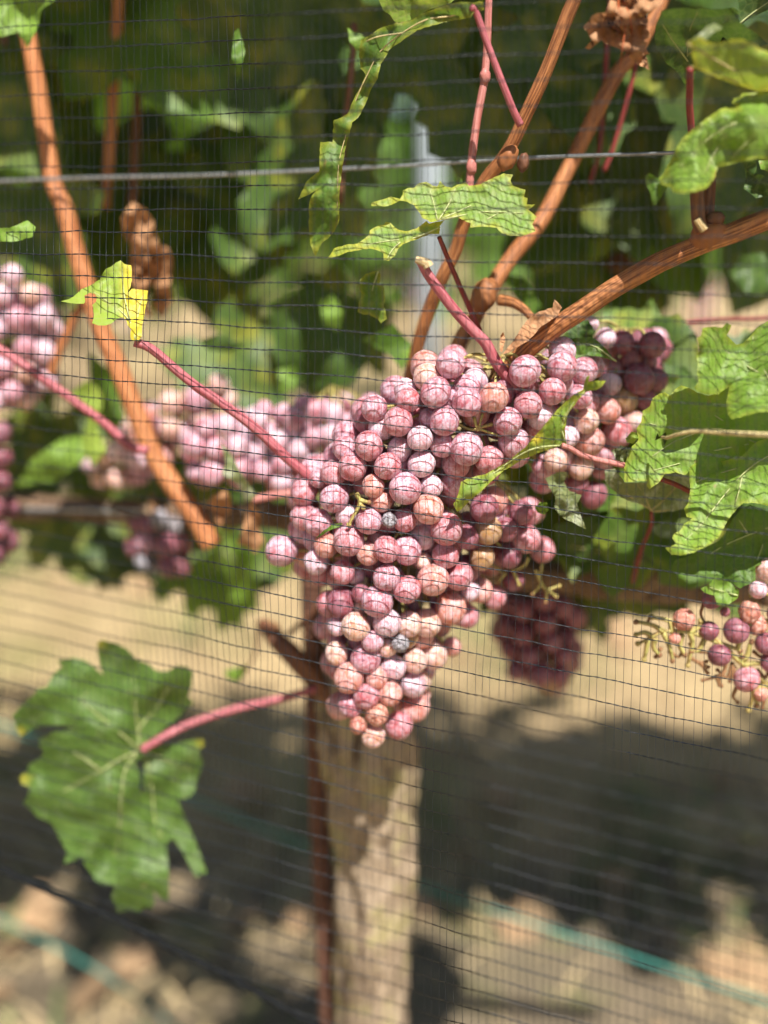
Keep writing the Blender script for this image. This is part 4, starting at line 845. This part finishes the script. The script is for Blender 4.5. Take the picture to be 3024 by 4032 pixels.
for e in cD((1212, 730, 62, 'w'), (1400, 920, 62, 'd'), (1545, 1050, 68, 'r'), (1560, 690, 62, 'w'), (1490, 790, 68, 'd'), (1605, 570, 50, 'l'), (1650, 460, 60, 'p'), (1620, 1130, 42, 'w'), (1430, 690, 26, 'd'), (1650, 860, 62, 'd'), (1360, 620, 55, 'd'), (1600, 760, 56, 'w'), (1160, 830, 34, 'w'), (1345, 790, 50, 'd'), (1680, 960, 60, 'd'), (1720, 700, 62, 'd')):
    eb.put(e[0], e[1], e[2] / 1.3554, .475, e[3], low=False)
ebs = [cD((1800, 1180), (1659, 1080), (1500, 950), (1400, 860), (1240, 800), (1100, 795), (1020, 835), (965, 860)), cD((1240, 800), (1255, 850), (1245, 910), (1232, 975)), cD((1100, 795), (1040, 760), (955, 745)), cD((1100, 800), (1130, 870), (1150, 950)), cD((1040, 820), (1000, 800), (955, 812)), cD((1060, 830), (1050, 880), (1080, 920)), cD((1020, 835), (1010, 890), (998, 945)), cD((1240, 800), (1290, 770), (1300, 740)), cD((1150, 800), (1130, 740), (1040, 720)), cD((1400, 860), (1470, 880), (1510, 900)), cD((1400, 860), (1380, 840), (1350, 815)), cD((1500, 950), (1545, 930), (1560, 870), (1570, 850)), cD((1520, 970), (1600, 965), (1659, 975)), cD((1560, 1010), (1580, 1120), (1555, 1215)), cD((1200, 810), (1190, 870), (1215, 920)), cD((1320, 830), (1290, 890), (1250, 900)), cD((1510, 840), (1500, 880), (1520, 930)), cD((1659, 1080), (1600, 1100), (1600, 1190)), cD((1560, 600), (1620, 590), (1680, 600)), cD((1540, 760), (1659, 740))]
stems(eb, ebs, .476, (24, 13))
stems(eb, [cD((1440, 950), (1420, 1010), (1370, 1040), (1310, 1055)), cD((1380, 1030), (1400, 1080)), cD((1470, 960), (1440, 1040), (1390, 1000)), cD((1490, 1090), (1470, 1140), (1495, 1170)), cD((1340, 1020), (1300, 970)), cD((1290, 960), (1340, 985)), cD((1240, 860), (1280, 900), (1360, 910)), cD((1650, 1120), (1630, 1200)), cD((1320, 640), (1300, 700), (1330, 760)), cD((1240, 930), (1290, 960), (1330, 955)), cD((1430, 1000), (1400, 1050), (1410, 1085)), cD((1480, 980), (1455, 1060)), cD((1010, 760), (1030, 720)), cD((1130, 900), (1180, 930), (1200, 900)), cD((1600, 1000), (1640, 1040), (1659, 1020)), cD((1580, 900), (1620, 930), (1659, 920)), cD((1090, 880), (1060, 930))], .478, (17, 10), 'stem_dry')

# ------------------------------------------------------------------ trellis
def wire(name, pts, Ys, w, mat, label, cat, **k):
    o = px_tube(name, pts, Ys, w, M[mat], None, **k); return tag(o, label, cat)
wire('trellis_wire', cV((-900, 440), (0, 391), (450, 378), (830, 360), (1130, 342), (1400, 332), (1659, 322), (2500, 290)), [.66, .47], 14, 'wire', 'grey galvanised trellis wire crossing the upper part of the picture', 'wire', sides=8)
wire('trellis_wire', cL((-1800, 660), (-300, 690), (800, 715), (1200, 735), (1900, 765), (4000, 850), (6500, 950)), [.70, .60], 20, 'wire', 'grey trellis wire running along the woody arm of the vine', 'wire', sides=8)
st = empty('stake', Vector((at(1290, 4032, .62).x, .62, 0)), 'thin rusty steel stake standing left of the vine trunk', 'stake')
p0 = at(1300, 4032, .62); p1 = at(1268, 3400, .62); p2 = at(1238, 2650, .62); p3 = at(1225, 2180, .62)
v, f, uv = tube_data(smooth_path([(Vector((p0.x + .02, .62, -.1)), .0072), (p0, .0072), (p1, .0072), (p2, .0072), (p3, .0072), (p3 + Vector((0, 0, .03)), .0072)], 20), 12, .06, 3)
part('rod', v, f, M['rust'], st, True, uv)
# ribs of the rolled bar
rv, rf = [], []
pth = smooth_path([(p0, .0079), (p1, .0079), (p2, .0079), (p3, .0079)], 16)
for i in range(0, len(pth) - 1):
    q = pth[i][0]; v, f, _ = tube_data([(q, .0080), (q + Vector((.0004, 0, .0022)), .0080)], 10); o = len(rv); rv += v; rf += [tuple(a + o for a in t) for t in f]
part('ribs', rv, rf, M['rust'], st)
wire('string', cV((-300, 1460), (200, 1640), (494, 1758), (690, 1838), (890, 1905), (1200, 2012), (1659, 2165), (2300, 2380)), [1.0, .72], 15, 'teal', 'taut teal string passing behind the trunk to the lower right corner', 'string', sides=8)
wire('string', cV((-300, 1830), (0, 1985), (120, 2045), (260, 2130), (420, 2260), (600, 2500)), [.95, .85], 12, 'teal', 'faint teal string in the lower left corner', 'string', sides=8)

# ------------------------------------------------------------------ bird net in front of it all
net = empty('bird_net', at(1512, 2016, .455), 'dark fine mesh bird net stretched in front of the whole vine', 'net')
def sm(a, b, x): t = max(0, min(1, (x - a) / (b - a))); return t * t * (3 - 2 * t)
def slope(v): return float(np.interp(v, [-400, 0, 700, 1000, 1500, 2000, 2500, 3000, 3600, 4600], [-.07, -.05, -.015, .015, .075, .13, .20, .255, .29, .30]))
def ynet(x, y):
    Y = float(np.interp(x, [-900, 0, 500, 1100, 1500, 2000, 2350, 2700, 3024, 3900], [.53, .505, .482, .459, .4565, .452, .443, .428, .415, .40]))
    Y += .034 * sm(2300, 3000, y) * sm(1400, 600, x) + .02 * sm(2500, 3400, y) * sm(600, 1500, x)
    Y -= .004 * sm(900, 300, y) + .12 * sm(2580 + 280 * sm(2250, 2500, x), 2950 + 230 * sm(2250, 2500, x), y) * sm(1500, 1950, x)
    Y += .075 * sm(1200, 800, x) * sm(1000, 700, y)
    Y += .07 * sm(1450, 1800, y) * sm(950, 450, x) * sm(2700, 2350, y)
    Y += .0025 * noise.noise(Vector((x * .0022, y * .0022, 4))) + .0012 * noise.noise(Vector((x * .008, y * .008, 9)))
    return Y
def npt(X, v):
    a = 1 - .16 * sm(1900, 3000, v) if X < 1300 else 1.0
    x = X if X >= 1300 else 1300 + (X - 1300) * a
    x += 10 * noise.noise(Vector((X * .004, v * .0025, 1))) + 3 * noise.noise(Vector((X * .02, v * .008, 2))) + 22 * math.sin(v * .0011 + .5)
    y = v + slope(v) * (x - 1512) + 9 * noise.noise(Vector((x * .0035, v * .004, 7))) + 3 * noise.noise(Vector((x * .015, v * .02, 3)))
    return x, y
def rope_y(x): return 3420 + .42 * x + .00006 * x * x
vs = []; v = -360
while v < 4700: vs.append(v); v += float(np.interp(v, [0, 1100, 1700, 2900, 3400], [99, 98, 84, 80, 72]))
Xs = []; X = -900
while X < 3900: Xs.append(X); X += float(np.interp(X, [0, 1200, 2000, 2700, 3200], [26.5, 29, 31, 36, 40]))
NL = net.location
# horizontal cords: two plies twisted round each other
for vi, v in enumerate(vs):
    VV, FF = [], []
    plies = [[], []]; ph = rnd.random() * 6
    for X in np.arange(-900, 3900, 11):
        x, y = npt(X, v)
        if y > rope_y(x) - 4: continue
        Y = ynet(x, y) + .0006 * noise.noise(Vector((x * .03, v, 0)))
        c = at(x, y, Y); tw = 2 * math.pi * X / 66.0 + ph
        e = .00018
        for s in (0, 1):
            q = tw + math.pi * s
            plies[s].append((c + Vector((0, math.cos(q) * e, math.sin(q) * e)), .00018))
    if len(plies[0]) < 4: continue
    for s in (0, 1):
        a, b, _ = tube_data(plies[s], 4); o = len(VV); VV += a; FF += [tuple(i + o for i in t) for t in b]
    part('cord', VV, FF, M['net'], net)
# fine upright threads
VV, FF = [], []
for X in Xs:
    path = []; Xj = X + rnd.uniform(-4, 4)
    for v in np.arange(-360, 4700, 42):
        x, y = npt(Xj, v)
        if y > rope_y(x): break
        path.append((at(x, y, ynet(x, y) - .00025 + rnd.uniform(-.0002, .0002)), .00012))
    if len(path) < 3: continue
    a, b, _ = tube_data(path, 4); o = len(VV); VV += a; FF += [tuple(i + o for i in t) for t in b]
th = part('thread', VV, FF, M['net'], net); th['kind'] = 'stuff'
# hem rope of the net
pl = [[], [], []]
for i, x in enumerate(np.arange(-900, 2600, 12)):
    y = rope_y(x) + 10 * noise.noise(Vector((x * .003, 0, 0))); c = at(x, y, ynet(x, y) + .004)
    for s in range(3):
        q = x / 36.0 + s * 2.094; pl[s].append((c + Vector((0, math.cos(q) * .0012, math.sin(q) * .0012)), .0014))
VV, FF = [], []
for s in range(3):
    a, b, _ = tube_data(pl[s], 6); o = len(VV); VV += a; FF += [tuple(i + o for i in t) for t in b]
part('hem_rope', VV, FF, M['rope'], net)

# ------------------------------------------------------------------ rows behind
def far_vine_parts():
    out = {}
    return out
def low_leaf_spots(n, x0, x1, y0, y1, z0, z1, s0, s1):
    r = []
    for i in range(n):
        r.append((Vector((rnd.uniform(x0, x1), rnd.uniform(y0, y1), z0 + (z1 - z0) * rnd.random() ** .85)), Vector((rnd.uniform(-.8, .8), -1, rnd.uniform(.1, 1.3))), math.pi + rnd.uniform(-1.2, 1.2), rnd.uniform(s0, s1)))
    return r
protos = []
for k in range(2):
    root = bpy.data.objects.new('grapevine', None); COL.objects.link(root); root.empty_display_size = .05
    root.location = (0, 0, 0)
    path = [(Vector((0, 0, -.05)), .035), (Vector((.02, .01, .3)), .03), (Vector((-.02 + .04 * k, 0, .6)), .03), (Vector((0, 0, .82)), .03)]
    vv, ff, _ = tube_data(smooth_path(path, 6), 12, .25, k * 3); part('trunk', vv, ff, M['bark'], root)
    for s in (-1, 1):
        vv, ff, _ = tube_data(smooth_path([(Vector((0, 0, .78)), .024), (Vector((s * .2, .01, .86)), .02), (Vector((s * .6, 0, .87)), .016)], 6), 10, .25, 5 * s); part('cordon', vv, ff, M['bark_dark'], root)
    for q in range(6):
        x = -.5 + .2 * q; vv, ff, _ = tube_data(smooth_path([(Vector((x, 0, .86)), .006), (Vector((x + rnd.uniform(-.08, .08), -.02, 1.3)), .005), (Vector((x + rnd.uniform(-.15, .15), rnd.uniform(-.08, .08), 1.9)), .003)], 5), 6); part('cane', vv, ff, M['cane_far'], root)
    joined_leaves('crown', low_leaf_spots(420, -.66, .66, -.24, .24, .76, 1.86, .06, .105), 'leaf', root, 3, .5)
    protos.append(root)
def copy_tree(o, parent=None):
    c = o.copy(); COL.objects.link(c); c.parent = parent
    for ch in list(o.children): copy_tree(ch, c)
    return c
first = [True, True]
def far_row(Y, xs, labels, group, zs=1.0):
    for i, x in enumerate(xs):
        k = i % 2
        o = protos[k] if first[k] else copy_tree(protos[k])
        first[k] = False
        o.location = (x, Y + rnd.uniform(-.05, .05), -.01); o.rotation_euler = (0, 0, rnd.choice((0, math.pi)) + rnd.uniform(-.06, .06)); o.scale = (1, 1, zs * rnd.uniform(.96, 1.04))
        tag(o, labels if isinstance(labels, str) else labels[i], 'grapevine', group)
far_row(3.15, [-2.1, -.95, .30, 1.45, 2.6], ['sunlit vine of the next row, beyond the left edge of the picture', 'blurred sunlit vine of the next row behind the yellow torn leaf at left', 'blurred sunlit vine of the next row just right of the pale trellis post', 'blurred sunlit vine of the next row behind the thick cane at right', 'sunlit vine of the next row, beyond the right edge of the picture'], 'vines of the first row behind')
far_row(5.6, [-3.6, -2.4, -1.2, 0.05, 1.25, 2.5, 3.7], 'hazy vine in the second row back, seen between the nearer leaves', 'vines of the second row behind')
far_row(8.1, [-5, -3.8, -2.6, -1.4, -.2, 1.0, 2.2, 3.4, 4.6], 'vine in the farthest visible row of the vineyard', 'vines of the third row behind')
for (x, y, Y, r) in ((1700, 560, 2.85, .05),):
    b = at(x, y, Y); ps = empty('trellis_post', (b.x, Y, 0), 'pale galvanised trellis post in the first row behind', 'post')
    vv, ff, _ = tube_data([(Vector((b.x, Y, -.1)), .03), (Vector((b.x, Y, .8)), .03), (Vector((b.x, Y, 1.75)), .03)], 12); part('shaft', vv, ff, M['post'], ps)
    vv, ff, _ = tube_data([(Vector((b.x, Y, 1.75)), .033), (Vector((b.x, Y, 1.765)), .033), (Vector((b.x, Y, 1.78)), .02)], 12); part('cap', vv, ff, M['post'], ps)
# pink bunches of the first far row
fb = grape_mesh('g', 0, 2, 2)
gco = np.array([v.co for v in fb.vertices]); gfa = [tuple(p.vertices) for p in fb.polygons]
VV, FF = [], []
pts = []
for i in range(400):
    if len(pts) > 46: break
    z = rnd.uniform(-.15, 0); rad = .05 * (1 + z / .2); a = rnd.random() * 6.28; q = rad * math.sqrt(rnd.random())
    p = np.array((q * math.cos(a), q * math.sin(a), z))
    if all(np.linalg.norm(p - o) > .0135 for o in pts): pts.append(p)
for p in pts:
    o = len(VV) * len(gco); VV.append(gco * .0078 + p); FF += [tuple(a + o for a in t) for t in gfa]
fbm = mesh('grape_bunch', np.concatenate(VV), FF); fbm.materials.append(M['g_m'])
for i, (x, Y) in enumerate([(-1.5, 3.0), (-1.2, 3.0), (-.75, 2.98), (-.45, 3.02), (-.1, 3.0), (.12, 3.0), (.5, 3.0), (.72, 2.98), (.95, 3.02), (1.2, 3.0)]):
    o = link('grape_bunch', fbm); o.location = (x + rnd.uniform(-.05, .05), Y - .12, .90 + rnd.uniform(-.08, .06)); o.rotation_euler.z = rnd.random() * 6
    tag(o, 'blurred pink grape bunch hanging in the row behind', 'grape bunch', 'grape bunches of the row behind')

# ------------------------------------------------------------------ straw, grass, fallen leaves
def blades(name, n, region, h0, h1, w, mat, label, flat=0.0, clump=None):
    V, Fc = [], []
    cl = [(rnd.uniform(region[0], region[1]), rnd.uniform(region[2], region[3])) for _ in range(clump)] if clump else None
    for i in range(n):
        if cl: c = rnd.choice(cl); x = c[0] + rnd.gauss(0, .09); y = c[1] + rnd.gauss(0, .09)
        else: x = rnd.uniform(region[0], region[1]); y = region[2] + (region[3] - region[2]) * rnd.random() ** 1.4
        h = rnd.uniform(h0, h1); a = rnd.random() * 6.28; lean = rnd.uniform(.3, 1.0) + flat
        d = Vector((math.cos(a), math.sin(a), 0)); s = Vector((-d.y, d.x, 0)) * w
        b = Vector((x, y, -.02)); m = b + d * h * .35 * lean + Vector((0, 0, h * .6 / (1 + flat))); t = b + d * h * .8 * lean + Vector((0, 0, h * .8 / (1 + 2 * flat)))
        o = len(V); V += [b - s, b + s, m - s * .7, m + s * .7, t]; Fc += [(o, o + 1, o + 3, o + 2), (o + 2, o + 3, o + 4)]
    return tag(link(name, mesh(name, V, Fc), M[mat]), label, None, None, 'stuff')
blades('dry_grass', 14000, (-3, 3, 1.45, 5.5), .03, .09, .003, 'straw', 'dry straw coloured grass covering the ground between the rows', .6)
blades('dry_stalks', 1600, (-2, 2, .75, 1.6), .03, .09, .0035, 'straw', 'scattered dry stalks on the bare soil under the row', .8, 60)
blades('green_grass', 9000, (-3, 3, .7, 5), .03, .10, .0035, 'grass', 'tufts of green grass in the dry ground', .2, 110)
sp_ = [(Vector((rnd.uniform(-2.5, 2.5), .7 + 3.2 * rnd.random(), rnd.uniform(.0, .02))), Vector((rnd.uniform(-.5, .5), rnd.uniform(-.5, .5), 1)), rnd.random() * 6.28, rnd.uniform(.03, .07)) for _ in range(420)]
lo = joined_leaves('leaf_litter', sp_, 'litter', None, 3, .5); tag(lo, 'fallen brown vine leaves scattered under the row', None, None, 'stuff')
